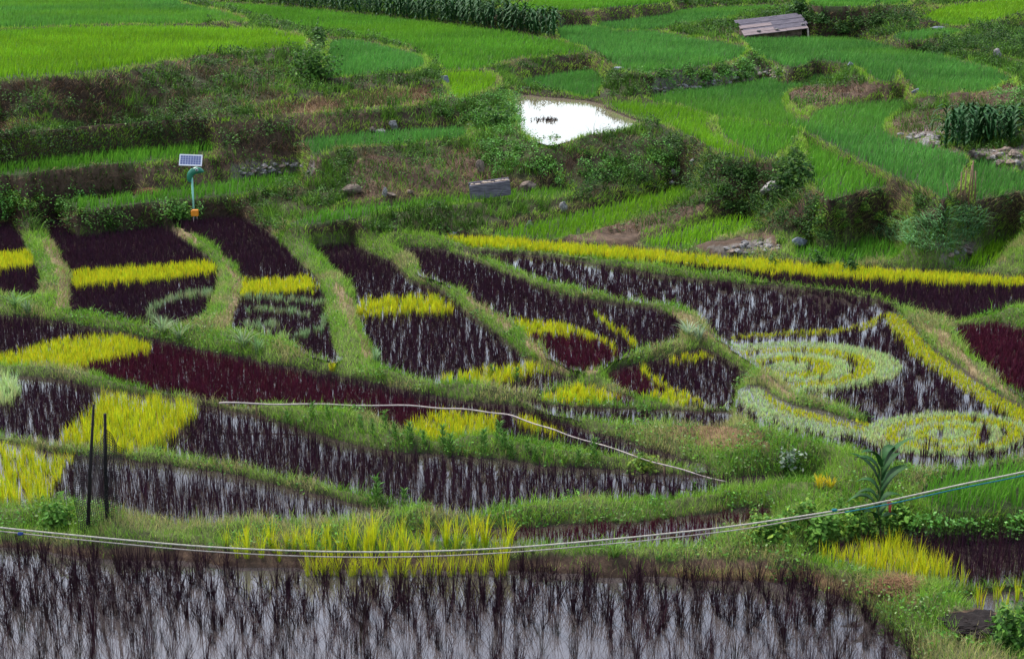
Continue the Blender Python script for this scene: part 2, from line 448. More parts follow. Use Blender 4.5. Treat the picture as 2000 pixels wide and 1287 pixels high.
M_pond = water_mat("pond_water", (0.16, 0.13, 0.09), 1.40, 0.02)
M_near = water_mat("still_water", (0.06, 0.05, 0.048), 1.85, 0.03)

# ------------------------------------------------------------------ mesh helpers
def mesh_obj(name, V, faces_idx, face_len, mat, colors=None, parent=None, smooth_shade=False):
    """V (n,3); faces_idx flat loop indices; face_len per-face loop counts"""
    me = bpy.data.meshes.new(name)
    V = np.ascontiguousarray(V, dtype=np.float32)
    me.vertices.add(len(V)); me.vertices.foreach_set("co", V.ravel())
    faces_idx = np.ascontiguousarray(faces_idx, dtype=np.int32); face_len = np.ascontiguousarray(face_len, dtype=np.int32)
    me.loops.add(len(faces_idx)); me.loops.foreach_set("vertex_index", faces_idx)
    me.polygons.add(len(face_len))
    st = np.zeros(len(face_len), np.int32); st[1:] = np.cumsum(face_len)[:-1]
    me.polygons.foreach_set("loop_start", st); me.polygons.foreach_set("loop_total", face_len)
    if smooth_shade:
        me.polygons.foreach_set("use_smooth", np.ones(len(face_len), bool))
    if colors is not None:
        ca = me.color_attributes.new("Col", 'FLOAT_COLOR', 'POINT')
        c4 = np.ones((len(V), 4), np.float32); c4[:, :3] = colors
        ca.data.foreach_set("color", c4.ravel())
    me.update(calc_edges=True)
    me.validate()
    me.materials.append(mat)
    o = bpy.data.objects.new(name, me)
    COL.objects.link(o)
    if parent: o.parent = parent
    return o

def tag(o, label=None, cat=None, group=None, kind=None):
    if label: o['label'] = label
    if cat: o['category'] = cat
    if group: o['group'] = group
    if kind: o['kind'] = kind
    return o

def blades(base, H, W, az, bend, col, tipcol=None, facing=None):
    """curved grass blades: two segments each. returns V, idx, len, colors"""
    n = len(base)
    H = np.broadcast_to(H, n); W = np.broadcast_to(W, n); bend = np.broadcast_to(bend, n)
    d = np.stack([np.cos(az), np.sin(az), np.zeros(n)], 1)
    if facing is None: facing = az + rng.normal(0, 0.9, n) + np.pi / 2
    s = np.stack([np.cos(facing), np.sin(facing), np.zeros(n)], 1) * (W * 0.5)[:, None]
    up = np.array([0, 0, 1.0])
    def pt(t):
        return base + up * (H * (t - 0.35 * bend * t * t))[:, None] + d * (H * bend * (0.25 * t + 0.75 * t * t))[:, None]
    m = pt(0.55); t = pt(1.0)
    V = np.stack([base - s, base + s, m - s * 0.85, m + s * 0.85, t], 1).reshape(-1, 3)
    o = (np.arange(n) * 5)[:, None]
    idx = np.concatenate([o + np.array([0, 1, 3, 2]), o + np.array([2, 3, 4])], 1).ravel()
    ln = np.tile([4, 3], n)
    if tipcol is None: tipcol = col
    C = np.stack([col, col, (col + tipcol) / 2, (col + tipcol) / 2, tipcol], 1).reshape(-1, 3)
    return V, idx, ln, C

def leaves(pos, nrm, size, col):
    """small bent diamond leaves; nrm = leaf normal"""
    n = len(pos)
    size = np.broadcast_to(size, n)
    r = rng.normal(size=(n, 3))
    u = np.cross(nrm, r); u /= np.maximum(np.linalg.norm(u, axis=1), 1e-6)[:, None]
    v = np.cross(nrm, u)
    a = pos - u * (size * 0.5)[:, None]
    b = pos + v * (size * 0.32)[:, None] - nrm * (size * 0.08)[:, None]
    c = pos + u * (size * 0.5)[:, None] - nrm * (size * 0.15)[:, None]
    e = pos - v * (size * 0.32)[:, None] - nrm * (size * 0.08)[:, None]
    V = np.stack([a, b, c, e], 1).reshape(-1, 3)
    o = (np.arange(n) * 4)[:, None]
    idx = np.concatenate([o + np.array([0, 1, 2]), o + np.array([0, 2, 3])], 1).ravel()
    return V, idx, np.full(2 * n, 3), np.repeat(col, 4, 0)

def join(parts):
    Vs, Is, Ls, Cs = [], [], [], []
    off = 0
    for V, i, l, c in parts:
        Vs.append(V); Is.append(i + off); Ls.append(l); Cs.append(c); off += len(V)
    return np.concatenate(Vs), np.concatenate(Is), np.concatenate(Ls), np.concatenate(Cs)

def jitcol(c, n, v=0.25, hue=0.08):
    c = np.asarray(c, float)
    k = np.exp(rng.normal(0, v, (n, 1)))
    h = np.exp(rng.normal(0, hue, (n, 3)))
    return np.clip(c[None, :] * k * h, 0, 0.9)

# ------------------------------------------------------------------ zones painted by kind of ground cover
ledge = np.array([F[n]['kind'] == 'ledge' for n in F])[np.maximum(fid, 0)] & fixed
cliff = fixed & (STEEP < 0.55)
gap = ~fixed | ledge | cliff
Z = {}
def zone(name, polys):
    m = np.zeros((NL, NT), bool)
    nx = GPX + (vnoise(GX, GY, 0.8, 61) - 0.5) * 30; ny = GPY + (vnoise(GX, GY, 0.8, 62) - 0.5) * 22
    for p in polys:
        m |= inpoly(nx, ny, p)
    Z[name] = m & gap
upper = (GPY < 455) & gap
# leafy bright green creepers and weeds
zone('vine', [[(925,255),(1010,245),(1080,280),(1105,330),(1100,365),(1040,350),(960,345),(925,315)],
              [(1120,330),(1180,300),(1250,283),(1320,285),(1340,310),(1330,345),(1230,350),(1140,365)],
              [(860,195),(930,195),(1010,180),(1022,250),(930,258),(880,240)],
              [(-300,360),(0,370),(90,372),(190,385),(185,412),(0,412),(-300,412)],
              [(322,398),(385,392),(390,428),(325,428)],
              [(1240,130),(1400,140),(1470,112),(1540,130),(1530,150),(1380,165),(1260,180)],
              [(1930,190),(2250,150),(2250,270),(1990,245)],
              [(1800,1010),(2250,960),(2250,1030),(1800,1035)]])
zone('darkleaf', [[(1390,300),(1470,310),(1560,320),(1600,360),(1620,430),(1610,480),(1500,470),(1490,420),(1380,420),(1370,350)],
                  [(-300,262),(0,262),(300,240),(420,225),(420,270),(300,285),(0,312),(-300,330)],
                  [(1100,350),(1330,340),(1400,340),(1400,380),(1300,375),(1120,400)],
                  [(1260,245),(1340,262),(1410,300),(1420,350),(1340,345),(1270,290)],
                  [(1560,20),(1790,20),(1800,75),(1600,75)],
                  [(1730,85),(1930,70),(1940,120),(1800,108)],
                  [(1880,78),(2000,66),(2250,60),(2250,118),(2000,112),(1900,104)]])
zone('dirt', [[(0,345),(410,300),(420,360),(250,385),(0,385)],
              [(560,228),(720,215),(760,262),(600,285)],
              [(690,310),(930,300),(1000,350),(1060,355),(1060,375),(760,398),(690,395)],
              [(1535,175),(1700,160),(1800,160),(1800,195),(1600,235),(1540,230)],
              [(1720,235),(1860,208),(1880,270),(1830,295),(1740,275)],
              [(1130,430),(1370,400),(1380,430),(1240,480),(1100,475)],
              [(1340,470),(1500,455),(1540,490),(1400,500)],
              [(-300,1060),(0,1062),(560,1085),(1000,1085),(1500,1095),(1500,1140),(0,1115),(-300,1100)],
              [(1130,20),(1330,10),(1340,40),(1150,60)],
              [(1850,180),(1990,165),(1990,200),(1860,215)],
              [(1770,5),(1830,5),(1830,40),(1780,45)],
              [(1850,1195),(1930,1185),(1965,1215),(1950,1250),(1870,1248)],
              [(420,290),(620,300),(620,345),(430,350)]])
zone('straw', [[(455,215),(620,192),(840,172),(850,200),(560,225)],
               [(0,240),(100,225),(90,215),(60,250),(0,262)],
               
               [(1310,815),(1420,835),(1490,850),(1500,885),(1400,880),(1310,850)],
               [(1270,1110),(1560,1110),(1700,1150),(1800,1150),(1800,1180),(1680,1170),(1300,1128)],
               [(1780,1135),(1720,1120),(1720,1160),(1800,1165)]])
zone('tan', [[(95,455),(135,510),(140,600),(105,605),(115,540),(85,480)],
             [(430,490),(470,550),(465,620),(440,650),(425,640),(455,560)],
             [(655,545),(690,590),(700,650),(725,700),(700,705),(690,640),(650,570)],
             [(1020,645),(1060,670),(1100,712),(1160,728),(1150,735),(1080,722),(1030,680)],
             [(300,440),(350,440),(390,480),(350,470)],
             [(930,575),(1010,640),(985,640),(900,575)],
             [(1330,605),(1420,670),(1560,775),(1540,775),(1400,670),(1310,610)],
             [(1790,620),(1850,650),(1900,710),(1990,775),(1985,785),(1880,710),(1830,670)]])
zone('rust', [[(-300,165),(150,155),(330,128),(500,112),(580,150),(560,200),(300,236),(0,252),(-300,265)],[(400,225),(640,215),(640,300),(600,345),(420,345)],[(680,300),(930,290),(1010,340),(1080,370),(760,400),(680,395)],[(1480,420),(1620,430),(1600,480),(1500,470)]])
zone('stone', [[(1270,140),(1400,140),(1530,128),(1540,145),(1400,165),(1280,195)],
               [(1760,262),(1850,240),(1850,290),(1800,285)],
               [(1850,300),(2000,285),(2000,330),(1900,310)],
               [(1830,470),(1920,470),(1920,515),(1840,510)],
               [(1380,480),(1500,465),(1520,490),(1420,500)],
               [(440,320),(610,315),(610,345),(440,350)]])
lowmask = gap & (GPY >= 455)
# the grassy lip just outside the edge of a terrace that ends in a drop
lipd = np.full(fid.shape, 3.0)
for n in F:
    if F[n]['kind'] in ('green', 'pond', 'ledge'):
        own = fid == F[n]['id']
        if not own.any(): continue
        r0 = max(np.nonzero(own.any(1))[0][0] - 42, 0); r1 = np.nonzero(own.any(1))[0][-1] + 42
        c0 = max(np.nonzero(own.any(0))[0][0] - 42, 0); c1 = np.nonzero(own.any(0))[0][-1] + 42
        sl = (slice(r0, r1), slice(c0, c1)); sub = own[sl]; d = np.where(sub, 0.0, 99.0); ce = cell[sl]
        for k in range(14):
            p = np.pad(d, 1, mode='edge')
            d = np.minimum(d, np.minimum.reduce([p[:-2, 1:-1] + ce * 2, p[2:, 1:-1] + ce * 2, p[1:-1, :-2] + ce, p[1:-1, 2:] + ce]))
        ok = (HZ[sl] > F[n]['z'] - 0.16) & ~fixed[sl]
        lipd[sl] = np.where(ok, np.minimum(lipd[sl], d), lipd[sl])
lip = (lipd < 0.36)

# ground colour; upper soil darkened, shade of banks and tufts put into it
n1 = vnoise(GX, GY, 2.2, 71, 4)[..., None]; n2 = vnoise(GX, GY, 0.6, 72, 3)[..., None]
soil_shade = np.array([0.045, 0.030, 0.018]) * (0.4 + 0.9 * n2)
EC = np.where(upper[..., None], soil_shade * (1 - 0.0 * n1), np.array([0.07, 0.08, 0.03]) * (0.6 + 0.8 * n2))
flat_up = (upper & (STEEP > 0.8))[..., None]
EC = np.where(flat_up, np.array([0.04, 0.042, 0.016]) * (0.6 + 0.7 * n2), EC)
EC = np.where(Z['dirt'][..., None], np.array([0.085, 0.055, 0.036]) * (0.4 + 1.1 * n2), EC)
EC = np.where(Z['straw'][..., None], np.array([0.15, 0.095, 0.05]) * (0.4 + 1.0 * n2), EC)
EC = np.where(Z['tan'][..., None], np.array([0.20, 0.15, 0.08]) * (0.6 + 0.7 * n2), EC)
EC = np.where(Z['stone'][..., None], np.array([0.15, 0.13, 0.11]) * (0.3 + 1.2 * n2), EC)
EC = np.where((fixed & ~ledge & ~cliff)[..., None], np.array([0.03, 0.045, 0.014]), EC)
EC = np.where((wet & ~cliff)[..., None], np.array([0.04, 0.032, 0.025]), EC)

def build_terrain():
    st = 1
    ii, jj = np.meshgrid(np.arange(NL - 1), np.arange(NT - 1), indexing='ij')
    a = ii * NT + jj
    q = np.stack([a, a + 1, a + NT + 1, a + NT], -1).reshape(-1, 4)
    V = np.stack([GX, GY, HZ], -1).reshape(-1, 3)
    o = mesh_obj("terrain", V, q.ravel(), np.full(len(q), 4), M_earth, EC.reshape(-1, 3), smooth_shade=True)
    tag(o, "brown terraced earth of banks, bunds and risers under all the paddies", "terrain", kind="structure")
    # far ground to the horizon, lower than the terraces
    V = np.array([(-1500, -300, -6), (1500, -300, -6), (1500, 2500, -6), (-1500, 2500, -6)], float)
    nn = 40
    xs = np.linspace(-1500, 1500, nn); ys = np.linspace(-300, 2500, nn)
    X, Y = np.meshgrid(xs, ys); Zg = -6 + (vnoise(X, Y, 300, 4) - 0.5) * 6
    ii, jj = np.meshgrid(np.arange(nn - 1), np.arange(nn - 1), indexing='ij'); a = ii * nn + jj
    q = np.stack([a, a + 1, a + nn + 1, a + nn], -1).reshape(-1, 4)
    o = mesh_obj("ground", np.stack([X, Y, Zg], -1).reshape(-1, 3), q.ravel(), np.full(len(q), 4), M_earth,
                 np.tile(np.array([0.05, 0.08, 0.025]), (nn * nn, 1)), smooth_shade=True)
    tag(o, "green valley ground reaching the horizon around the terraces", "ground", kind="structure")
build_terrain()

WLAB = {'P0': 'still water of the nearest paddy mirroring the grey sky'}
def build_water():
    for n in F:
        if F[n]['kind'] not in ('paddy', 'pond', 'mud'): continue
        m = fid == F[n]['id']
        for _ in range(3):
            p = np.pad(m, 1)
            m = p[1:-1, 1:-1] | p[:-2, 1:-1] | p[2:, 1:-1] | p[1:-1, :-2] | p[1:-1, 2:]
        m &= ~(fixed & (fid != F[n]['id']))
        q = m[:-1, :-1] & m[1:, :-1] & m[:-1, 1:] & m[1:, 1:]
        ii, jj = np.nonzero(q)
        a = ii * NT + jj
        quads = np.stack([a, a + 1, a + NT + 1, a + NT], -1)
        u, inv = np.unique(quads.ravel(), return_inverse=True)
        V = np.stack([GX.ravel()[u], GY.ravel()[u], np.full(len(u), F[n]['z'])], 1)
        o = mesh_obj("pond_water" if n == 'pond' else "water", V, inv, np.full(len(quads), 4), M_pond if n == 'pond' else (M_near if n == 'P0' else M_water))
        tag(o, None, "water", kind="structure")
        F[n]['water'] = o
build_water()

# ------------------------------------------------------------------ rice
PURPLE, RED, YEL, PALE = (0.040, 0.015, 0.026), (0.070, 0.014, 0.024), (0.47, 0.50, 0.012), (0.40, 0.52, 0.17)
GREEN, BRIGHT, BLUEG = (0.080, 0.235, 0.018), (0.14, 0.31, 0.010), (0.068, 0.21, 0.034)
CROP = {  # class: base colour, tip colour, name, words
    'purple': (PURPLE, (0.046, 0.018, 0.030), 'purple_rice', 'dark purple rice'),
    'red': (RED, (0.085, 0.016, 0.03), 'red_rice', 'dark red rice'),
    'yellow': (YEL, (0.62, 0.58, 0.018), 'yellow_rice', 'bright yellow rice'),
    'pale': (PALE, (0.52, 0.64, 0.27), 'pale_rice', 'pale whitish green rice'),
    'green': (GREEN, (0.11, 0.28, 0.02), 'green_rice', 'green rice'),
    'bright': (BRIGHT, (0.18, 0.36, 0.012), 'bright_green_rice', 'bright yellow green rice'),
    'bluegreen': (BLUEG, (0.092, 0.26, 0.040), 'deep_green_rice', 'deep bluish green rice'),
}
def spiral(cx, cy, rx, ry, n=5, twist=0.19, clipx=None):
    def f(px, py):
        u = (px - cx) / rx; v = (py - cy) / ry
        r = np.hypot(u, v); a = (np.arctan2(v, u) / (2 * np.pi)) % 1.0
        k = np.floor((1.0 - r) / twist + 0.0 * a + 0.5 * (a - 0.5)).astype(int)
        k = np.maximum(k, 0)
        return r < 1.0, k
    return f
def ell(cx, cy, rx, ry):
    t = np.linspace(0, 2 * np.pi, 40, endpoint=False)
    return np.stack([cx + rx * np.cos(t), cy + ry * np.sin(t)], 1)
# colour patches inside each field: (class, 'poly'|'stroke', points, width)
PATCH = {
 'P1': [('yellow','poly',[(-300,820),(0,858),(140,885),(130,920),(90,960),(50,992),(-300,992)])],
 'P3': [('yellow','poly',[(198,762),(300,766),(395,781),(380,800),(330,850),(290,885),(235,890),(150,872),(95,866),(130,830),(180,790)]),
        ('pale','poly',[(-200,715),(20,718),(37,745),(30,778),(-200,800)])],
 'P4': [('red','poly',[(110,716),(300,672),(420,690),(600,735),(850,790),(1000,820),(760,835),(430,800)]),
        ('yellow','poly',[(-300,700),(0,690),(100,662),(200,650),(250,653),(308,670),(290,682),(200,700),(150,714),(0,720),(-300,725)]),
        ('yellow','poly',[(795,815),(870,798),(975,808),(960,850),(860,866),(785,852)]),
        ('yellow','poly',[(1005,808),(1040,815),(1110,845),(1080,845),(1020,830)])],
 'F1': [('yellow','poly',[(-300,500),(0,492),(58,488),(72,515),(0,525),(-300,530)])],
 'F2': [('yellow','poly',[(135,530),(200,523),(300,517),(410,506),(426,530),(300,546),(200,553),(145,557)]),
        ('pale','stroke',[(418,568),(370,572),(330,584),(297,600),(290,612),(310,626),(365,640)],11)],
 'F3': [('yellow','poly',[(468,545),(540,541),(605,537),(626,562),(560,569),(470,571)]),
        ('pale','stroke',[(475,577),(550,580),(640,592)],7),('pale','stroke',[(480,603),(560,606),(605,612)],6),
        ('pale','stroke',[(633,618),(630,638),(592,650),(540,655),(480,650)],8),('pale','stroke',[(480,630),(535,633)],12)],
 'F4': [('yellow','poly',[(692,583),(780,578),(850,571),(888,597),(870,606),(780,606),(698,613)]),
        ('yellow','poly',[(815,742),(900,724),(980,714),(1060,706),(1085,722),(1000,736),(930,750),(850,756)])],
 'F5': [('yellow','poly',[(980,624),(1030,625),(1100,628),(1135,640),(1130,651),(1060,651),(1005,649)]),
        ('yellow','stroke',[(1130,645),(1180,666),(1215,690)],10),('yellow','stroke',[(1165,615),(1210,643),(1245,672)],8),
        ('red','poly',[(1035,653),(1130,651),(1180,668),(1220,692),(1150,725),(1100,720),(1070,700)])],
 'F6': [('yellow','poly',[(1732,613),(1765,612),(1825,680),(1895,730),(1947,762),(2000,786),(2260,938),(2250,990),(2000,830),(1947,802),(1895,771),(1846,740),(1790,704),(1755,666),(1730,638)]),
        ('yellow','stroke',[(1430,660),(1530,652),(1620,648),(1690,638),(1735,612)],9),
        ('spiral',(1545,718,216,51),None),
        ('pale','poly',[(1430,770),(1455,757),(1490,750),(1492,777),(1515,797),(1560,814),(1620,830),(1700,847),(1700,862),(1600,853),(1540,838),(1490,820),(1452,803)]),
        ('yellow','poly',[(1488,752),(1530,780),(1580,795),(1640,813),(1700,826),(1700,846),(1620,830),(1560,814),(1515,797),(1492,777)]),
        ('spiral2',(1850,847,168,42),None)],
 'F7': [('yellow','poly',[(840,460),(1000,462),(1200,480),(1400,497),(1600,513),(1800,527),(2000,539),(2260,553),(2260,575),(2000,556),(1800,548),(1650,540),(1500,529),(1300,509),(1150,497),(1050,489),(960,480),(880,478)])],
 'F8': [('red','poly',[(1800,600),(2300,600),(2300,950),(1800,900)])],
 'F9': [('red','poly',[(1170,735),(1250,713),(1302,755),(1250,772),(1210,768)]),('yellow','poly',[(1235,765),(1300,757),(1345,775),(1330,792),(1255,788)]),
        ('yellow','stroke',[(1255,718),(1305,755),(1370,783),(1405,802)],8),('yellow','stroke',[(1310,700),(1385,692)],7)],
 'F10': [('red','poly',[(1195,770),(1240,772),(1240,795),(1195,795)]),('yellow','poly',[(1000,740),(1195,740),(1195,800),(1000,800)])],
 'F12': [('yellow','poly',[(1550,1085),(1640,1062),(1760,1040),(1795,1060),(1855,1095),(1925,1130),(1900,1146),(1800,1144),(1720,1130),(1620,1105),(1555,1100)])],
 'F13': [('yellow','poly',[(1800,1100),(2300,1100),(2300,1250),(1800,1250)])],
 'P2': [('red','poly',[(700,980),(1600,980),(1600,1100),(700,1100)])],
 'F14': [('bright','poly',[(1700,880),(2300,850),(2300,950),(1950,930)])],
}
# height, clump spacing, blades per clump, blade width, default class
PADDY = {'P1':(.42,.155,16,.0075,'purple'),'P2':(.22,.11,8,.010,'red'),'P3':(.40,.15,16,.008,'purple'),'P4':(.30,.105,10,.010,'purple'),
 'F1':(.30,.11,10,.012,'purple'),'F2':(.30,.11,10,.012,'purple'),'F3':(.28,.12,12,.011,'purple'),'F4':(.33,.15,14,.0105,'purple'),
 'F5':(.28,.125,13,.011,'purple'),'F6':(.28,.056,12,.0115,'purple'),'F7':(.28,.105,10,.014,'purple'),'F8':(.26,.10,10,.014,'red'),
 'F9':(.27,.13,13,.011,'purple'),'F10':(.25,.105,10,.012,'yellow'),'F11':(.26,.11,9,.012,'purple'),'F12':(.44,.14,14,.008,'purple'),'F13':(.42,.28,12,.009,'yellow')}
DEFG = {'G1':'green','G2':'green','G2b':'bluegreen','G4':'bright','G5':'bluegreen','G6':'green','G7':'bluegreen','G8':'bright','G9':'bluegreen',
 'G10':'bluegreen','G11':'bluegreen','G13a':'bright','G13b':'green','G14':'green','G15':'bluegreen','G17':'bluegreen','G18':'bright','G19':'bluegreen','G20':'green',
 'G21':'bluegreen','G22':'green','G23':'bluegreen','G24':'bluegreen','G30':'green','G31':'bright','G32':'bright','G33':'green','G34':'bright','F14':'green'}
WHERE = {'P1':'in the flooded paddy beside the net fence','P2':'in the narrow strip paddy behind the nearest bund','P3':'in the long flooded paddy below the pale pipe','P4':'in the paddy crossed by the pale pipe',
 'F1':'in the paddy at the left edge of the upper purple row','F2':'in the wide paddy in front of the solar lamp','F3':'in the tapering paddy right of the lamp','F4':'in the paddy with two yellow bands and much water between',
 'F5':'in the paddy with the dark red lens shape','F6':'in the paddy with the big pale spirals','F7':'in the long strip paddy below the green terraces','F8':'in the plain dark red paddy at the right edge',
 'F9':'in the small triangular paddy left of the spirals','F10':'in the small yellow patch below the triangle paddy','F11':'in the thin dark strip below the triangle paddy','F12':'in the paddy behind the straw heap','F13':'in the muddy corner beside the dark soil heap'}
def classify(name, px, py, default):
    cls = np.full(px.shape, default, dtype=object)
    wx_ = px + (rng.random(px.shape) - 0.5) * 6; wy_ = py + (rng.random(px.shape) - 0.5) * 8
    for p in PATCH.get(name, []):
        if p[0] in ('spiral', 'spiral2'):
            cx, cy, rx, ry = p[1]
            u = (px + (wx_ - px) * .35 - cx) / rx; v = (py + (wy_ - py) * .3 - cy) / ry
            r = np.hypot(u, v)
            if p[0] == 'spiral':
                a = np.arctan2(v, u) / (2 * np.pi)
                q = (1 - r) - 0.05 * a
                k = np.digitize(q, [0.24, 0.43, 0.61, 0.79])
                c = np.array(['pale', 'yellow', 'pale', 'yellow', 'pale'], object)[k]
                fr = np.abs(q - np.where(q > .7, .79, .43))
                c[(fr < 0.022) & (rng.random(r.shape) < 0.8)] = 'purple'
                m = r < 1
                m &= ~((px < 1640) & (py > 690 + (px - 1420) * 0.70 + 12))
            else:
                q = 1 - r + 0.10 * u
                k = np.digitize(q, [0.20, 0.40, 0.56, 0.74])
                c = np.array(['pale', 'yellow', 'pale', 'yellow', 'pale'], object)[k]
                m = (r < 1) & (px > 1680)
                hole = (np.hypot((px - 1835) / 6, (py - 848) / 10) < 1) | (np.hypot((px - 1922) / 8, (py - 852) / 16) < 1)
                c[hole] = 'purple'
                c[(np.abs(q - .40) < .022) & (rng.random(r.shape) < .7)] = 'purple'
            cls[m] = c[m]
        else:
            m = inpoly(wx_, wy_, p[2]) if p[1] == 'poly' else instroke(wx_, wy_, p[2], p[3])
            cls[m] = p[0]
    return cls

def world_box(n):
    P = F[n]['poly']; X, Y = on_plane(P[:, 0], P[:, 1], F[n]['z'])
    return X.min(), X.max(), Y.min(), Y.max()

def plant_paddies():
    for n, (h, sp, nb, w, dflt) in PADDY.items():
        x0, x1, y0, y1 = world_box(n)
        xs = np.arange(x0, x1, sp); ys = np.arange(y0, y1, sp * 1.05)
        X, Y = np.meshgrid(xs, ys)
        X = X + rng.normal(0, sp * 0.26, X.shape); Y = Y + rng.normal(0, sp * 0.26, Y.shape)
        X = X.ravel(); Y = Y.ravel()
        k = (field_at(X, Y) == F[n]['id']) & (np.abs(X / Y) < 0.42)
        k &= rng.random(X.shape) > 0.10 * (vnoise(X, Y, 1.2, 80 + F[n]['id'], 2) > 0.62)
        X, Y = X[k], Y[k]
        hh = h * (0.75 + 0.5 * vnoise(X, Y, 1.6, 90, 2))
        z = np.full(X.shape, F[n]['z'] - 0.05)
        tx, ty = project(X, Y, z + hh * 0.5)
        tx2 = tx + (rng.random(X.shape) - 0.5) * 6
        k = inpoly(tx2, ty + (rng.random(X.shape) - 0.6) * 5, F[n]['poly'])
        if n == 'F13': k[:] = True
        X, Y, z, hh, tx, ty = X[k], Y[k], z[k], hh[k], tx[k], ty[k]
        mx_, my_ = project(X, Y, z + hh * (0.24 if n == 'F6' else 0.6))
        cls = classify(n, mx_, my_, dflt)
        if n == 'F6':
            hh = np.where(cls == 'purple', hh, hh * rng.uniform(.38, .55, len(hh)))
            thin = np.where(cls == 'purple', rng.random(len(cls)) < 0.15, True)
            X, Y, z, hh, cls = X[thin], Y[thin], z[thin], hh[thin], cls[thin]
        for c in sorted(set(cls)):
            m = cls == c
            bc, tc, nm, wd = CROP[c]
            nbc = nb if c in ('purple', 'red') else (5 if n == 'F6' else int(nb * 1.3))
            N = int(m.sum())
            base = np.repeat(np.stack([X[m], Y[m], z[m]], 1), nbc, 0)
            H = np.repeat(hh[m], nbc) * rng.uniform(0.62, 1.1, N * nbc)
            if c == 'yellow': H *= (0.86 if n in ('P1', 'P3', 'P4') else 0.95)
            az = rng.uniform(0, 2 * np.pi, N * nbc)
            sprd = 0.04 * rng.random(N * nbc) if n == 'F6' and c != 'purple' else 0.025
            base[:, 0] += np.cos(az) * sprd; base[:, 1] += np.sin(az) * sprd
            bend = np.abs(rng.normal(0.17, 0.10, N * nbc)) * (0.7 if n == 'F6' and c != 'purple' else 1)
            hv = 0.03 if c == 'yellow' else 0.12
            cc = np.repeat(jitcol(bc, N, 0.16, hv), nbc, 0) * np.exp(rng.normal(0, 0.18, (N * nbc, 1)))
            tt = np.repeat(jitcol(tc, N, 0.16, hv), nbc, 0)
            if c == 'yellow':   # some blades still greenish, some orange
                g = rng.random(N * nbc) < 0.30
                cc[g] = cc[g] * np.array([0.55, 0.85, 1.2]); tt[g] = tt[g] * np.array([0.65, 0.9, 1.2])
                g = rng.random(N * nbc) < 0.06
                tt[g] = tt[g] * np.array([1.05, 0.62, 1.0])
            if c == 'pale' and n in ('F2', 'F3'):   # a duller strain in the small rings
                cc *= np.array([.52, .56, .62]); tt *= np.array([.52, .56, .62])
            if c == 'purple':
                g = rng.random(N * nbc) < 0.10
                cc[g] = jitcol((0.022, 0.026, 0.014), int(g.sum()))
            W = w * rng.uniform(0.7, 1.25, N * nbc) * (0.95 if c == 'purple' else 1.25)
            V, i, l, C = blades(base, H, W, az, bend, np.clip(cc, 0, .9), np.clip(tt, 0, .9))
            o = mesh_obj(nm, V, i, l, M_dark if c in ('purple', 'red') else M_blade, C)
            tag(o, wd + ' ' + WHERE[n], 'rice', kind='stuff')
    tot = 0
    for n, dflt in DEFG.items():
        x0, x1, y0, y1 = world_box(n)
        D = 0.5 * (y0 + y1)
        lod = max(1.0, D / 55.0)
        dens = (330 if n == 'F14' else 130) / lod ** 1.2
        x0 = max(x0, -0.42 * y1); x1 = min(x1, 0.42 * y1)
        N = int((x1 - x0) * (y1 - y0) * dens)
        X = rng.uniform(x0, x1, N); Y = rng.uniform(y0, y1, N)
        k = (field_at(X, Y) == F[n]['id']) & (np.abs(X / Y) < 0.42)
        X, Y = X[k], Y[k]
        h = 0.50 if n == 'F14' else (0.16 if n == 'G22' else 0.36)
        hh = h * (0.75 + 0.5 * vnoise(X, Y, 2.5, 190, 3)) * rng.uniform(0.7, 1.12, len(X))
        z = ground(X, Y) - 0.02
        tx, ty = project(X, Y, z + hh * 0.7)
        k = inpoly(tx + (rng.random(X.shape) - 0.5) * 6, 0.5 * (ty + project(X, Y, z)[1]) + (rng.random(X.shape) - 0.5) * 3, F[n]['poly'])
        X, Y, z, hh = X[k], Y[k], z[k], hh[k]
        N = len(X); tot += N
        if N == 0: continue
        bc, tc, nm, wd = CROP[dflt]
        az = rng.normal(0.3, 1.2, N)
        patch = vnoise(X, Y, 3.0, 200, 3)[:, None]
        lite = vnoise(X, Y, 9.0, 220, 2)[:, None]
        cc = jitcol(bc, N, 0.22, 0.07) * (0.66 + 0.68 * patch)
        tt = jitcol(tc, N, 0.22, 0.07) * (0.66 + 0.68 * patch)
        mixb = np.clip((lite - 0.5) * 3, 0, 1) * 0.5
        alt = np.array(CROP['bright' if dflt != 'bright' else 'green'][0])
        cc = cc * (1 - mixb) + alt * mixb; tt = tt * (1 - mixb) + alt * 1.2 * mixb
        W = (0.012 if n == 'F14' else 0.022) * lod * rng.uniform(0.8, 1.3, N)
        V, i, l, C = blades(np.stack([X, Y, z], 1), hh, W, az, np.abs(rng.normal(0.3, 0.15, N)), cc, tt)
        o = mesh_obj(nm, V, i, l, M_blade, C)
        tag(o, None, 'rice', kind='stuff')
        F[n]['rice'] = o
    print('green blades', tot)
plant_paddies()

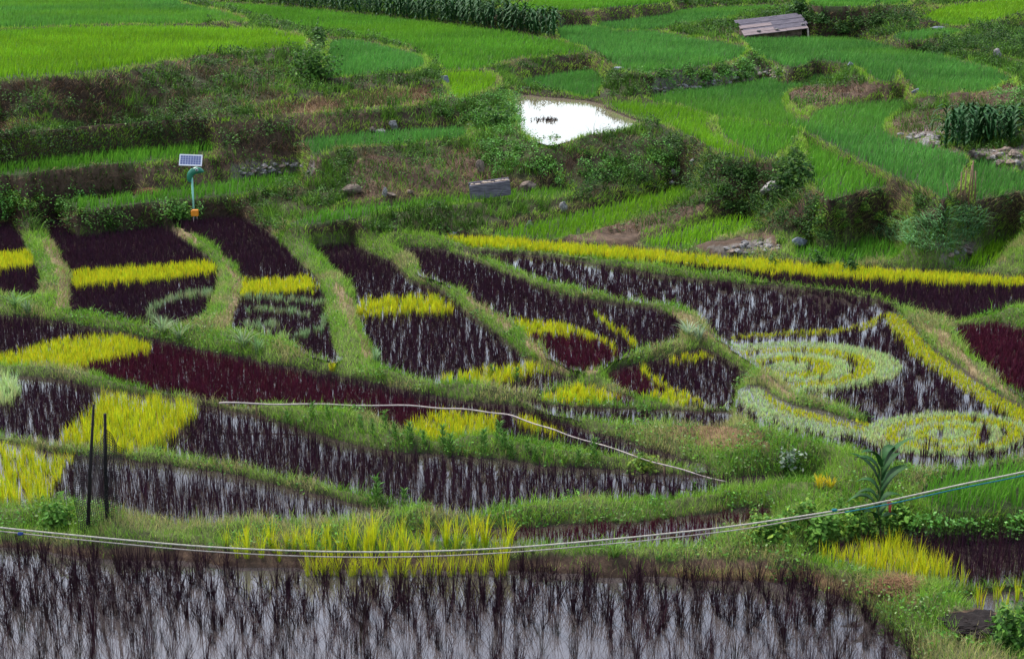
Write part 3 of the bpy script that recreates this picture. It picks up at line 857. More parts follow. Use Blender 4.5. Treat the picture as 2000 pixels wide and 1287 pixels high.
# ------------------------------------------------------------------ bund grass, creepers, dead straw on the banks
def sample(weight):
    """random surface points; weight = expected count per m2 on each grid node"""
    e = weight * AREA
    e = np.where(np.abs(TT) < 0.42, e, 0)
    cnt = rng.poisson(np.clip(e, 0, 50))
    ii, jj = np.nonzero(cnt)
    r = cnt[ii, jj]
    ii = np.repeat(ii, r); jj = np.repeat(jj, r)
    fi = np.clip(ii + rng.uniform(-0.5, 0.5, len(ii)), 0, NL - 1.001); fj = np.clip(jj + rng.uniform(-0.5, 0.5, len(jj)), 0, NT - 1.001)
    y = np.exp(L0 + fi * DL); x = (T0 + fj * DT) * y
    a = fi.astype(int); b = fj.astype(int); u = fi - a; v = fj - b
    z = HZ[a, b] * (1-u) * (1-v) + HZ[a+1, b] * u * (1-v) + HZ[a, b+1] * (1-u) * v + HZ[a+1, b+1] * u * v
    return np.stack([x, y, z], 1), NRM[ii, jj], ii, jj

LOD = np.clip(GY / 40.0, 0.6, 3.0)
patchA = vnoise(GX, GY, 1.8, 301, 4); patchB = vnoise(GX, GY, 0.9, 302, 3)
veg_on = np.clip((patchA - 0.36) * 6, 0.05, 1)
front = gap & (GPX > -260) & (GPX < 2260) & (GPY > -40) & (GPY < 1400)
steep = STEEP < 0.80

def grass_layer(name, weight, h, w, cols, label, bend=0.45, material=None, droop=0.0, face=None):
    P, N, ii, jj = sample(weight)
    n = len(P)
    if n == 0: return
    lod = LOD[ii, jj]
    H = h * np.exp(rng.normal(0, 0.35, n)) * (0.6 + 0.8 * patchB[ii, jj])
    az = np.arctan2(N[:, 1], N[:, 0]) + rng.normal(0, 1.2, n)
    b = np.abs(rng.normal(bend, 0.2, n)) + droop * (1 - N[:, 2])
    pick = rng.choice(len(cols), n, p=np.array([c[1] for c in cols]) / sum(c[1] for c in cols))
    # neighbouring blades share a tone
    cpal = np.array([c[0] for c in cols])
    pick2 = np.clip((vnoise(P[:, 0], P[:, 1] + P[:, 2] * 1.3, 1.1, 333, 3) * 2.0 - 0.5) * len(cols), 0, len(cols) - 1).astype(int)
    pick = np.where(rng.random(n) < 0.30, pick, pick2)
    c = cpal[pick] * np.exp(rng.normal(0, 0.22, (n, 1)))
    if face is not None:      # darker growth on cut faces, with bank shade put into its colour
        on = (STEEP[ii, jj] < 0.72) & (rng.random(n) < 0.7)
        c[on] = np.array(face) * np.exp(rng.normal(0, 0.35, (int(on.sum()), 1)))
    V, i, l, C = blades(P - N * 0.01, H, w * lod * rng.uniform(0.7, 1.3, n), az, b, np.clip(c, 0, .8), np.clip(c * 1.15, 0, .8))
    o = mesh_obj(name, V, i, l, material or M_blade, C)
    tag(o, label, 'grass', kind='stuff')
    print(name, n)

def leaf_layer(name, weight, size, cols, label, lift=0.15):
    P, N, ii, jj = sample(weight)
    n = len(P)
    if n == 0: return
    lod = np.maximum(1.0, LOD[ii, jj] * 0.8)
    puff = np.clip((vnoise(P[:, 0], P[:, 1] + P[:, 2] * 0.7, 0.55, 345, 2) - 0.25) * 1.8, 0, 1)
    P = P + N * (rng.random(n) ** 0.6 * lift * (0.3 + 1.4 * puff))[:, None]
    nn = N * 0.6 + np.array([0, 0, 0.7]) + rng.normal(0, 0.55, (n, 3))
    nn /= np.linalg.norm(nn, axis=1)[:, None]
    cpal = np.array([c[0] for c in cols]); pr = np.array([c[1] for c in cols]); pr = pr / pr.sum()
    pick = rng.choice(len(cols), n, p=pr)
    c = cpal[pick] * np.exp(rng.normal(0, 0.25, (n, 1)))
    V, i, l, C = leaves(P, nn, size * lod * rng.uniform(0.6, 1.4, n), np.clip(c, 0, .8))
    o = mesh_obj(name, V, i, l, M_leaf, C)
    tag(o, label, 'undergrowth', kind='stuff')
    print(name, n)

gl = 1.0 / LOD ** 1.4
bare = Z['tan'] | Z['dirt'] | Z['straw'] | Z['stone']
low = front & lowmask
LG = [((0.12, 0.27, 0.022), 3), ((0.19, 0.35, 0.032), 4), ((0.26, 0.39, 0.07), 3), ((0.36, 0.33, 0.13), 1.2)]
grass_layer('bund_grass', np.where(low & ~Z['dirt'] & ~Z['tan'] & ~Z['straw'], 700 * gl * (0.5 + 0.9 * patchA), 0) + np.where(low & (Z['tan'] | Z['straw']), 230 * gl * np.clip((patchB - .25) * 3, .2, 1), 0) + np.where(low & Z['dirt'], 70 * gl * (patchA > .5), 0),
            0.14, 0.011, LG, 'short yellowish green grass growing along the bunds between the purple paddies')
grass_layer('dry_grass', np.where(low & (Z['tan'] | Z['straw']), 240 * gl, np.where(low, 25 * gl * (patchB > 0.6), 0)),
            0.12, 0.012, [((0.36, 0.27, 0.14), 3), ((0.28, 0.18, 0.10), 2), ((0.30, 0.27, 0.13), 2)], 'dry tan grass lining the trodden edges of the bunds', material=M_dry)
leaf_layer('bund_weeds', np.where(low & ~Z['dirt'] & ~Z['tan'], 200 * gl * np.clip((patchB - 0.48) * 8, 0, 1), 0),
           0.05, [((0.06, 0.16, 0.025), 4), ((0.10, 0.23, 0.03), 3), ((0.18, 0.25, 0.10), 1)], 'low leafy weeds creeping over the lower bunds', 0.14)
# upper terraces
upf = front & upper
lipm = front & lip & upper
body = upf & ~lip
pc = vnoise(GX, GY + HZ * 1.5, 1.3, 411, 4)            # patches of cover on the bank faces
tuft_n = vnoise(GX + 11, GY + HZ * 1.7, 0.34, 431, 2)
tuft_w = np.clip((tuft_n - 0.40) * 7, 0.03, 1)
tuft_b = np.clip((vnoise(GX + 31, GY + HZ * 1.7, 0.55, 433, 2) - 0.42) * 7, 0.02, 1)
pd = vnoise(GX + 40, GY + HZ * 1.5, 0.8, 412, 3)
grass_layer('terrace_lip_grass', np.where(lipm, 680 * gl * (0.4 + .6 * tuft_w) * np.where(near_pond, .5, 1), 0),
            0.13, 0.013, [((0.13, 0.28, 0.02), 3), ((0.20, 0.37, 0.03), 4), ((0.27, 0.40, 0.06), 3), ((0.26, 0.23, 0.09), 1.3)], 'light grass fringing the edges of the green terraces', droop=0.6)
grass_layer('bank_grass', np.where(body & ~bare, 520 * gl * np.clip((pc - 0.33) * 6, 0.06, 1) * tuft_w * np.where(Z['rust'], .55, 1) * np.where(STEEP < .72, .6, 1), 0) + np.where(body & bare, 110 * gl * np.clip((pc - 0.42) * 7, 0, 1), 0),
            0.27, 0.016, [((0.030, 0.065, 0.010), 3), ((0.05, 0.11, 0.014), 4), ((0.085, 0.19, 0.02), 4), ((0.13, 0.26, 0.03), 2.2)], 'rough dark green grass hanging on the terrace banks', droop=0.7, face=(0.038, 0.075, 0.014))
leaf_layer('bank_foliage', np.where(body & ~bare, 760 * gl * np.clip((pd - 0.43) * 9, 0, 1) * tuft_b, 0) + np.where(body & Z['dirt'], 260 * gl * np.clip((pd - 0.52) * 9, 0, 1), 0) + np.where(body & Z['stone'], 100 * gl * np.clip((pd - 0.5) * 9, 0, 1), 0),
           0.065, [((0.022, 0.055, 0.010), 5), ((0.045, 0.115, 0.015), 4), ((0.08, 0.19, 0.025), 2.5), ((0.12, 0.20, 0.06), 0.3)], 'mixed dark green weeds clinging to the steep terrace banks', 0.30)
leaf_layer('bright_undergrowth', np.where(front & Z['vine'], 800 * gl * np.clip((pd - 0.25) * 5, 0.1, 1) * (0.15 + tuft_b), 0), 0.058,
           [((0.06, 0.18, 0.022), 4), ((0.10, 0.28, 0.04), 4), ((0.16, 0.34, 0.09), 2)], 'bright green leafy creeper heaped over the banks', 0.34)
leaf_layer('dark_undergrowth', np.where(front & Z['darkleaf'], 640 * gl * np.clip((pd - 0.25) * 5, 0, 1) * (0.12 + tuft_b), 0), 0.058,
           [((0.018, 0.050, 0.010), 4), ((0.03, 0.08, 0.014), 3), ((0.08, 0.16, 0.025), 1.3)], 'dark green bushy growth on the tall shaded banks', 0.45)
grass_layer('dead_bank_grass', np.where(body & ~Z['vine'], 110 * gl * np.clip((0.50 - pc) * 6, 0, 1), 0) + np.where(upf & Z['straw'], 300 * gl, 0) + np.where(body & Z['dirt'], 60 * gl, 0) + np.where(body & ~Z['vine'] & (STEEP < .72), 120 * gl * np.clip((0.60 - pd) * 8, 0, 1), 0) + np.where(body & Z['rust'], 190 * gl * np.clip((0.58 - pd) * 8, 0, 1), 0),
            0.20, 0.011, [((0.13, 0.075, 0.04), 3), ((0.07, 0.042, 0.026), 3), ((0.28, 0.19, 0.10), 1.6)], 'dead brown grass hanging on the earth banks', bend=0.9, material=M_dry, droop=0.8)

# ------------------------------------------------------------------ mesh builder for single things
class MB:
    def __init__(self): self.v = []; self.f = []
    def add(self, verts, faces):
        o = len(self.v); self.v += [tuple(p) for p in verts]; self.f += [tuple(i + o for i in f) for f in faces]
    def box(self, c, size, rot=None):
        x, y, z = (s / 2 for s in size)
        P = [Vector((sx * x, sy * y, sz * z)) for sz in (-1, 1) for sy in (-1, 1) for sx in (-1, 1)]
        if rot is not None: P = [rot @ p for p in P]
        P = [p + Vector(c) for p in P]
        self.add(P, [(0, 2, 3, 1), (4, 5, 7, 6), (0, 1, 5, 4), (2, 6, 7, 3), (0, 4, 6, 2), (1, 3, 7, 5)])
    def tube(self, pts, r, sides=8, cap=True):
        pts = [Vector(p) for p in pts]
        n = len(pts)
        rr = r if hasattr(r, '__len__') else [r] * n
        rings = []
        u = None
        for i, p in enumerate(pts):
            d = (pts[min(i + 1, n - 1)] - pts[max(i - 1, 0)]).normalized()
            if u is None:
                a = Vector((0, 0, 1)) if abs(d.z) < 0.9 else Vector((1, 0, 0))
                u = d.cross(a).normalized()
            else:
                u = (u - d * u.dot(d)).normalized()
            w = d.cross(u)
            rings.append([p + (u * math.cos(2 * math.pi * k / sides) + w * math.sin(2 * math.pi * k / sides)) * rr[i] for k in range(sides)])
        V = [q for ring in rings for q in ring]
        Fc = []
        for i in range(n - 1):
            for k in range(sides):
                a = i * sides + k; b = i * sides + (k + 1) % sides
                Fc.append((a, b, b + sides, a + sides))
        if cap:
            Fc.append(tuple(reversed(range(sides)))); Fc.append(tuple((n - 1) * sides + k for k in range(sides)))
        self.add(V, Fc)
    def build(self, name, mat, parent=None, smooth=True, bevel=0):
        me = bpy.data.meshes.new(name)
        me.from_pydata(self.v, [], self.f); me.update()
        if smooth: me.polygons.foreach_set("use_smooth", [True] * len(me.polygons))
        me.materials.append(mat)
        o = bpy.data.objects.new(name, me); COL.objects.link(o)
        if parent: o.parent = parent
        if bevel:
            b = o.modifiers.new("bevel", 'BEVEL'); b.width = bevel; b.segments = 2; b.limit_method = 'ANGLE'
        return o

def empty(name, loc, label, cat, group=None, rz=0.0):
    o = bpy.data.objects.new(name, None); COL.objects.link(o)
    o.empty_display_size = 0.2
    o.location = loc; o.rotation_euler = (0, 0, rz)
    return tag(o, label, cat, group)

def clump_mesh(n, h, w, col, tip, spread, bend, r=0.035, dead=0.0):
    az = rng.uniform(0, 2 * np.pi, n)
    base = np.stack([np.cos(az) * r * rng.random(n), np.sin(az) * r * rng.random(n), np.zeros(n)], 1)
    H = h * rng.uniform(0.5, 1.08, n)
    b = np.abs(rng.normal(bend, spread, n))
    c = jitcol(col, n, 0.2, 0.10); t = jitcol(tip, n, 0.2, 0.10)
    # three-segment curved blades
    d = np.stack([np.cos(az), np.sin(az), np.zeros(n)], 1)
    fa = az + np.pi / 2 + rng.normal(0, 0.6, n)
    s = np.stack([np.cos(fa), np.sin(fa), np.zeros(n)], 1)
    V = []; C = []
    for tt, ww in ((0, .8), (.3, 1), (.65, .8), (.88, .42)):
        p = base + np.array([0, 0, 1.0]) * (H * (tt - .40 * b * tt ** 2.2))[:, None] + d * (H * b * (.18 * tt + .80 * tt ** 2.3))[:, None]
        V += [p - s * (w * ww / 2), p + s * (w * ww / 2)]; cc = c * (1 - tt) + t * tt; C += [cc, cc]
    p = base + np.array([0, 0, 1.0]) * (H * (1 - .40 * b))[:, None] + d * (H * b * .98)[:, None]
    V.append(p); C.append(t)
    V = np.stack(V, 1).reshape(-1, 3); C = np.stack(C, 1).reshape(-1, 3)
    o = (np.arange(n) * 9)[:, None]
    idx = np.concatenate([o + np.array([0, 1, 3, 2]), o + np.array([2, 3, 5, 4]), o + np.array([4, 5, 7, 6]), o + np.array([6, 7, 8])], 1).ravel()
    return V, idx, np.tile([4, 4, 4, 3], n), np.clip(C, 0, .9)

# ---- nearest paddy: every clump of purple rice its own object, the ones out of frame in one mass
def nearest_paddy():
    protos = []
    for k in range(26):
        green = k in (5, 11)
        V, i, l, C = clump_mesh(int(rng.integers(16, 42)), rng.uniform(.46, .76), 0.0056, (0.026, 0.011, 0.016) if not green else (0.022, 0.032, 0.010),
                                (0.042, 0.017, 0.024) if k % 3 else (0.034, 0.026, 0.020), 0.22, rng.uniform(.22, .42), rng.uniform(.04, .09))
        o = mesh_obj("rice_clump", V, i, l, M_dark, C)
        protos.append(o)
    me = [o.data for o in protos]
    for o in protos: bpy.data.objects.remove(o)
    sp = 0.245
    spots = []
    for y in np.arange(15.0, 22.5, sp * 0.92):
        for x in np.arange(-8.5, 8.5, sp):
            xx = x + rng.normal(0, 0.06); yy = y + rng.normal(0, 0.06)
            if field_at(xx, yy) == F['P0']['id'] and rng.random() > 0.05 + 0.35 * (vnoise(xx, yy, .8, 515, 2) > .66): spots.append((xx, yy))
    S = np.array(spots)
    px, py = project(S[:, 0], S[:, 1], np.full(len(S), 0.25))
    vis = (px > -25) & (px < 2020) & (py < 1310)
    yel = (px > 455) & (px < 1000) & (py < 1104)
    order = np.argsort(S[:, 1])
    n = 0; rest = []
    for k in order:
        if yel[k]: continue
        if vis[k] and n < 300:
            o = bpy.data.objects.new("rice_clump", random.choice(me)); COL.objects.link(o)
            o.location = (S[k, 0], S[k, 1], -0.06); s = random.uniform(0.55, 1.15)
            o.scale = (s, s, s * random.uniform(0.9, 1.12)); o.rotation_euler = (0, 0, random.uniform(0, 6.28))
            tag(o, "dark purple rice clump standing in the still water of the nearest paddy", "rice clump", "purple rice clumps in the nearest paddy")
            n += 1
        elif vis[k] or rng.random() < 0.8:
            rest.append(k)
    print('clumps', n, 'rest', len(rest))
    parts = []
    for k in rest:
        V, i, l, C = clump_mesh(int(rng.integers(16, 32)), 0.62 * rng.uniform(.7, 1.15), 0.0080, (0.020, 0.009, 0.014), (0.032, 0.014, 0.020), 0.22, 0.32, 0.06)
        parts.append((V + np.array([S[k, 0], S[k, 1], -0.06]), i, l, C))
    if parts:
        V, i, l, C = join(parts)
        tag(mesh_obj("purple_rice", V, i, l, M_dark, C), "dark purple rice along the back and edges of the nearest paddy", "rice", kind='stuff')
    # yellow clumps along the back
    ym = []
    for k in range(9):
        V, i, l, C = clump_mesh(int(rng.integers(22, 36)), 0.60, 0.0085, (0.34, 0.44, 0.012), (0.60, 0.58, 0.016), 0.12, 0.22, 0.05)
        me_ = mesh_obj("yellow_rice_clump", V, i, l, M_blade, C); ym.append(me_.data); bpy.data.objects.remove(me_)
    for row, (yy0, cnt, a, b) in enumerate([(1100, 27, 470, 990), (1112, 25, 600, 985), (1090, 15, 445, 990)]):
        for q in range(cnt):
            pxx = a + (b - a) * (q + random.uniform(-.3, .3)) / (cnt - 1); pyy = yy0 + random.uniform(-4, 4) + (12 if pxx > 600 and row == 1 else 0)
            X, Y = on_plane(pxx, pyy, 0.0)
            if Y < 14: continue
            o = bpy.data.objects.new("yellow_rice_clump", random.choice(ym)); COL.objects.link(o)
            z = float(ground(X, Y)); o.location = (float(X), float(Y), max(z, -0.05) - 0.01)
            s = random.uniform(0.6, 1.08); o.scale = (s, s, s); o.rotation_euler = (0, 0, random.uniform(0, 6.28))
            tag(o, "bright yellow rice clump at the back edge of the nearest paddy", "rice clump", "yellow rice clumps along the nearest paddy")
nearest_paddy()

# ---- plants
def leafy_mesh(n, rad, h, size, cols, stems=8, dome=True):
    """bush or weed: many small leaves in an uneven dome plus thin stems"""
    u = rng.normal(size=(n, 3)); u /= np.linalg.norm(u, axis=1)[:, None]
    u[:, 2] = np.abs(u[:, 2])
    lob = 0.25 + 1.25 * vnoise(u[:, 0] * 2 + 9, u[:, 1] * 2 + u[:, 2] * 2, 0.8, int(rng.integers(1e5)), 2)
    r = rng.random(n) ** 0.45 * lob
    P = u * r[:, None] * np.array([rad, rad, h])
    nn = u * 0.5 + np.array([0, 0, 0.6]) + rng.normal(0, 0.6, (n, 3)); nn /= np.linalg.norm(nn, axis=1)[:, None]
    cp = np.array(cols)
    c = cp[rng.integers(0, len(cp), n)] * np.exp(rng.normal(0, 0.25, (n, 1)))
    A = leaves(P, nn, size * rng.uniform(0.6, 1.4, n), np.clip(c, 0, .8))
    m = stems
    az = rng.uniform(0, 6.28, m)
    B = blades(np.zeros((m, 3)), h * rng.uniform(.5, .95, m), max(0.008, size * 0.2), az, np.abs(rng.normal(.45, .2, m)) * rad / max(h, .1), np.tile(cp[0] * 0.7, (m, 1)))
    return join([A, B])

def plant(name, px, py, data, label, cat, group=None, sink=0.03, loc=None, mat=None):
    V, i, l, C = data
    o = mesh_obj(name, V, i, l, mat or M_leaf, C)
    p = at(px, py) if loc is None else Vector(loc)
    o.location = (p.x, p.y, p.z - sink)
    o.rotation_euler = (0, 0, random.uniform(0, 6.28))
    return tag(o, label, cat, group)

GB = [(0.06, 0.16, 0.02), (0.09, 0.21, 0.03), (0.13, 0.26, 0.04)]
GD = [(0.025, 0.07, 0.015), (0.04, 0.10, 0.02), (0.06, 0.13, 0.025)]
GY_ = [(0.16, 0.25, 0.03), (0.22, 0.30, 0.04), (0.10, 0.19, 0.03)]
GP = [(0.22, 0.28, 0.20), (0.30, 0.34, 0.25), (0.14, 0.20, 0.12)]

plant("bush", 110, 1032, leafy_mesh(900, .30, .55, .07, GB), "bright green bush on the near bund left of the net fence", "bush")
plant("bush", 344, 424, leafy_mesh(800, .50, .50, .09, GB, 12), "bright green bush at the foot of the solar lamp", "bush")
plant("bush", 1598, 532, leafy_mesh(420, .30, .75, .10, GD), "dark green weed standing in the yellow rice band, left of its twin", "bush")
plant("bush", 1658, 540, leafy_mesh(420, .32, .70, .10, GD), "dark green weed standing in the yellow rice band, right of its twin", "bush")
plant("bush", 1512, 530, leafy_mesh(300, .25, .5, .09, GD), "small dark weed at the front of the yellow rice band", "bush")
plant("bush", 1560, 40, leafy_mesh(1100, .75, 1.5, .16, GD, 10), "dark green upright bush behind the plank shed roof", "bush")
plant("bush", 622, 90, leafy_mesh(500, .35, 1.0, .12, GD), "small dark shrub on the rim of the top left field", "bush")
plant("bush", 612, 150, leafy_mesh(1600, 1.0, 1.3, .13, GB + GD, 14), "tangled green shrub draped over the bank below the top left field", "bush")
plant("bush", 1540, 905, leafy_mesh(260, .28, .35, .07, GP), "pale grey green weed on the grassy bank left of the corn", "bush")
plant("bush", 1548, 925, leafy_mesh(200, .2, .35, .06, GB), "small bright weed just below the pale grey green weed", "bush")
plant("bush", 1258, 912, leafy_mesh(260, .33, .34, .085, GY_), "yellow green bush at the lower end of the pale pipe", "bush")
plant("bush", 1970, 1262, leafy_mesh(1500, .38, .60, .075, GB + GD, 10), "leafy green bush at the bottom right corner beside the dark soil", "bush")
plant("bush", 1552, 360, leafy_mesh(1500, .75, 1.1, .12, GD + [(0.10, 0.19, 0.03)], 10), "dark ivy bush crowning the rock overhang", "bush")
plant("bush", 965, 250, leafy_mesh(1300, .9, .9, .12, GB + GD, 10), "rough green shrub on the left bank of the pond", "bush")
plant("bush", 1255, 815, leafy_mesh(160, .2, .3, .06, GB), "small green weed in the dark strip below the triangle paddy", "bush")
plant("bush", 1690, 828, leafy_mesh(160, .22, .3, .07, GD), "dark weed between the two large spirals", "bush")
for (x0, y0, x1, y1, n, pal, lab, grp) in [(1395, 325, 1615, 475, 38, GD, "dark green shrub massed on the tall shaded bank right of centre", "shrubs on the tall shaded bank"),
                                           (935, 268, 1090, 345, 14, GB, "bright green creeper mound heaped below the pond", "creeper mounds below the pond"),
                                           (1135, 295, 1330, 350, 16, GB + GD, "leafy green mound on the bank right of the plank trough", "leafy mounds on the bank right of the trough"),
                                           (1575, 30, 1785, 72, 12, GD, "dark green hedge bush beside the plank shed", "hedge bushes beside the shed"),
                                           (1745, 88, 1925, 112, 10, GD, "dark hedge bush behind the long curved field", "hedge bushes behind the curved field"),
                                           (5, 385, 185, 412, 12, GB + GY_, "bright weedy bush along the back of the first purple paddies", "weedy bushes at the back of the first paddies"),
                                           (1285, 132, 1530, 152, 14, GB + GD, "low hedge bush on top of the dry stone wall", "hedge bushes on the stone wall"),
                                           (1945, 82, 2080, 108, 9, GD + GB, "dark hedge bush below the small strip at the top right corner", "hedge bushes at the top right corner"),
                                           (1600, 390, 1840, 455, 14, GB + GY_, "green bush scrambling on the bank below the curved fields", "bushes on the bank below the curved fields"),
                                           (1890, 215, 2040, 260, 8, GB, "light green bush on the slope behind the corn block", "bushes behind the corn block"),
                                           (1800, 1012, 2000, 1032, 12, GB, "low leafy bush on the bank above the right hand dark paddy", "bushes above the right dark paddy"),
                                           (860, 205, 1000, 250, 9, GB + GD, "grassy green shrub on the bank left of the pond", "shrubs on the bank left of the pond")]:
    ms_ = []
    for k in range(4):
        d = leafy_mesh(520, .42, .5, .085, pal, 8); o = mesh_obj("shrub", *d[:3], M_leaf, d[3]); ms_.append(o.data); bpy.data.objects.remove(o)
    for k in range(n):
        px = random.uniform(x0, x1); py = random.uniform(y0, y1); p = at(px, py)
        o = bpy.data.objects.new("shrub", random.choice(ms_)); COL.objects.link(o); o.location = p - Vector((0, 0, .12))
        q = random.uniform(.5, 1.0) * (p.y / 52 if p.y > 35 else .5); o.scale = (q, q, q * random.uniform(.7, 1.05)); o.rotation_euler = (random.uniform(-.2, .2), random.uniform(-.2, .2), random.uniform(0, 6.28))
        tag(o, lab, "shrub", grp)
# stands of upright weeds on the bund above the long paddy
wm = []
for k in range(5):
    n = 90
    t = rng.random(n); az = rng.uniform(0, 6.28, n)
    P = np.stack([np.cos(az) * .05 * (1.2 - t), np.sin(az) * .05 * (1.2 - t), t * .5], 1)
    base = P; A = blades(base, rng.uniform(.08, .16, n), .028, az, rng.uniform(.6, 1.2, n), jitcol((0.09, 0.20, 0.035), n, .25))
    B = blades(np.zeros((2, 3)), np.array([.5, .5]), .02, np.array([0., 2.]), np.array([.05, .05]), np.tile(np.array([0.09, 0.15, .03]), (2, 1)))
    V, i, l, C = join([A, B]); o = mesh_obj("weed_plant", V, i, l, M_leaf, C); wm.append(o.data); bpy.data.objects.remove(o)
for (px, py) in [(705,838),(728,845),(752,835),(770,850),(800,858),(828,865),(868,875),(880,890),(945,880),(985,876),(1000,890),(1030,882),(1045,895),(1130,905),(865,862),(640,812),(610,810),(975,862),(1160,893),(735,975),(790,985),(1385,960),(1355,965),(1640,1000),(1010,752),(960,742),(560,830)]:
    p = at(px, py + 4)
    o = bpy.data.objects.new("weed_plant", random.choice(wm)); COL.objects.link(o); o.location = p - Vector((0, 0, .03))
    s = random.uniform(.45, .85); o.scale = (s, s, s); o.rotation_euler = (0, 0, random.uniform(0, 6.28))
    tag(o, "upright leafy green weed growing on a bund among the purple paddies", "weed", "upright weeds on the bunds")
# broad leaved weeds around the corn
bm_ = []
for k in range(5):
    d = leafy_mesh(200, .22, .38, .095, GB if k % 2 else GY_ + GB, 6)
    o = mesh_obj("broadleaf_weed", *d[:3], M_leaf, d[3]); bm_.append(o.data); bpy.data.objects.remove(o)
for k in range(42):
    px = random.uniform(1465, 1770); py = random.uniform(1015, 1072) + (px - 1465) * -0.02
    p = at(px, py)
    o = bpy.data.objects.new("broadleaf_weed", random.choice(bm_)); COL.objects.link(o); o.location = p - Vector((0, 0, .03))
    s = random.uniform(.6, 1.1); o.scale = (s, s, s); o.rotation_euler = (0, 0, random.uniform(0, 6.28))
    tag(o, "broad leaved green weed crowded on the bank around the tall corn", "weed", "broad leaved weeds around the corn")
# fountain grasses
def tuft(n, h, w, col, tip, bend): return clump_mesh(n, h, w, col, tip, .2, bend, .06)
for (px, py, s, c, lab) in [(318, 652, .75, (0.20, 0.28, 0.13), "pale arching grass tuft in front of the pale leaf outline"),
                            (352, 662, .65, (0.20, 0.28, 0.13), "pale arching grass tuft at the corner of the wide purple paddy"),
                            (475, 678, .75, (0.20, 0.28, 0.13), "pale arching grass tuft at the foot of the ripple paddy"),
                            (505, 690, .55, (0.16, 0.26, 0.10), "small arching grass tuft beside the ripple paddy"),
                            (30, 600, .7, (0.15, 0.26, 0.08), "arching green grass tuft at the left end of the long bund"),
                            (55, 612, .55, (0.18, 0.28, 0.12), "low pale grass tuft at the left end of the long bund"),
                            (735, 708, .55, (0.22, 0.32, 0.16), "pale green grass tuft on the bund beside the two banded paddy"),
                            (1345, 655, .60, (0.28, 0.36, 0.22), "whitish green grass tuft where the bunds meet"),
                            (1365, 662, .50, (0.28, 0.36, 0.22), "small whitish grass tuft where the bunds meet"),
                            (1200, 1085, .5, (0.12, 0.22, 0.04), "thin green grass tuft under the ropes"),
                            (20, 770, .5, (0.34, 0.42, 0.2), "pale seedling tuft at the left edge above the net fence"),
                            (650, 722, .3, (0.42, 0.40, 0.02), "small yellow rice tuft at the corner of the ripple paddy"),
                            (1600, 952, .32, (0.55, 0.42, 0.02), "small golden rice tuft at the tip of the long paddy, left one"),
                            (1622, 952, .30, (0.55, 0.42, 0.02), "small golden rice tuft at the tip of the long paddy, right one")]:
    s *= .72 if py < 760 else .9
    V, i, l, C = tuft(46, s, .018 * (1.3 if py < 800 else .8), c, tuple(min(.8, q * 1.25) for q in c), .75 if s > .4 else .3)
    plant("grass_tuft", px, py, (V, i, l, C), lab, "grass tuft", mat=M_blade)

# ---- corn
def corn_parts(h, nl, w, L, seed, lod=False):
    r = np.random.default_rng(seed)
    st = MB(); st.tube([(0, 0, 0), (.01, 0, h * .5), (0, .01, h)], [.016, .013, .006], 6)
    lv = []
    for k in range(nl):
        z0 = h * (.10 + .80 * k / nl); a = (k % 2) * math.pi + r.normal(0, .35) + r.uniform(0, .2)
        m = MB(); n = 7; V = []; Fc = []; dr = r.uniform(.25, .95) if lod else 0
        LL_ = L * r.uniform(.75, 1.1) * (1.0 if 0.15 < k / nl < .85 else .75)
        for j in range(n):
            t = j / (n - 1)
            rr = LL_ * (.35 * t + .50 * t * t) * (.85 if lod else 1); zz = z0 + LL_ * (1.05 * t - (dr if lod else r.uniform(.75, 1.25)) * t ** 2.4)
            ww = w * (math.sin(math.pi * min(1, .22 + .78 * t)) ** .7) * .5 if j < n - 1 else .002
            cx, cy = math.cos(a) * rr, math.sin(a) * rr; sx, sy = -math.sin(a) * ww, math.cos(a) * ww
            V += [(cx - sx, cy - sy, zz + ww * .35), (cx, cy, zz - ww * .15), (cx + sx, cy + sy, zz + ww * .35)]
            if j: Fc += [(3*j-3, 3*j-2, 3*j+1, 3*j), (3*j-2, 3*j-1, 3*j+2, 3*j+1)]
        m.add(V, Fc); lv.append(m)
    ta = MB()
    for k in range(6):
        a = r.uniform(0, 6.28); ta.tube([(0, 0, h), (math.cos(a) * .05, math.sin(a) * .05, h + .12), (math.cos(a) * .11, math.sin(a) * .11, h + .18)], .004, 4)
    return st, lv, ta
M_corn = solid("corn_leaf", (0.026, 0.090, 0.020), .6, .12, .3, 8, 0, c2=(0.016, 0.058, 0.016))
M_stalk = solid("corn_stalk", (0.12, 0.17, 0.05), .6, .2, .3, 8, 0)
M_tassel = solid("corn_tassel", (0.30, 0.20, 0.10), .8, .1, .3, 8, 0)
def near_corn():
    p = at(1712, 1042)
    t = empty("corn_plant", p - Vector((0, 0, .03)), "tall single corn plant with broad dark leaves beside the ropes", "corn plant")
    st, lv, ta = corn_parts(1.36, 15, .155, .66, 5, True)
    st.build("stalk", M_stalk, t); ta.build("tassel", M_tassel, t)
    for m in lv: m.build("leaf", M_corn, t)
near_corn()
cm = []
for k in range(6):
    st, lv, ta = corn_parts(1.15, 11, .10, .62, 20 + k)
    for m in lv: st.add(m.v, m.f)
    o = st.build("corn_plant", M_corn); cm.append(o.data); bpy.data.objects.remove(o)
def corn(px, py, label, group, s):
    p = at(px, py)
    o = bpy.data.objects.new("corn_plant", random.choice(cm)); COL.objects.link(o); o.location = p - Vector((0, 0, .05))
    s *= random.uniform(.85, 1.12); o.scale = (s, s, s); o.rotation_euler = (random.uniform(-.08, .08), random.uniform(0, .15), random.uniform(0, 6.28))
    tag(o, label, "corn plant", group)
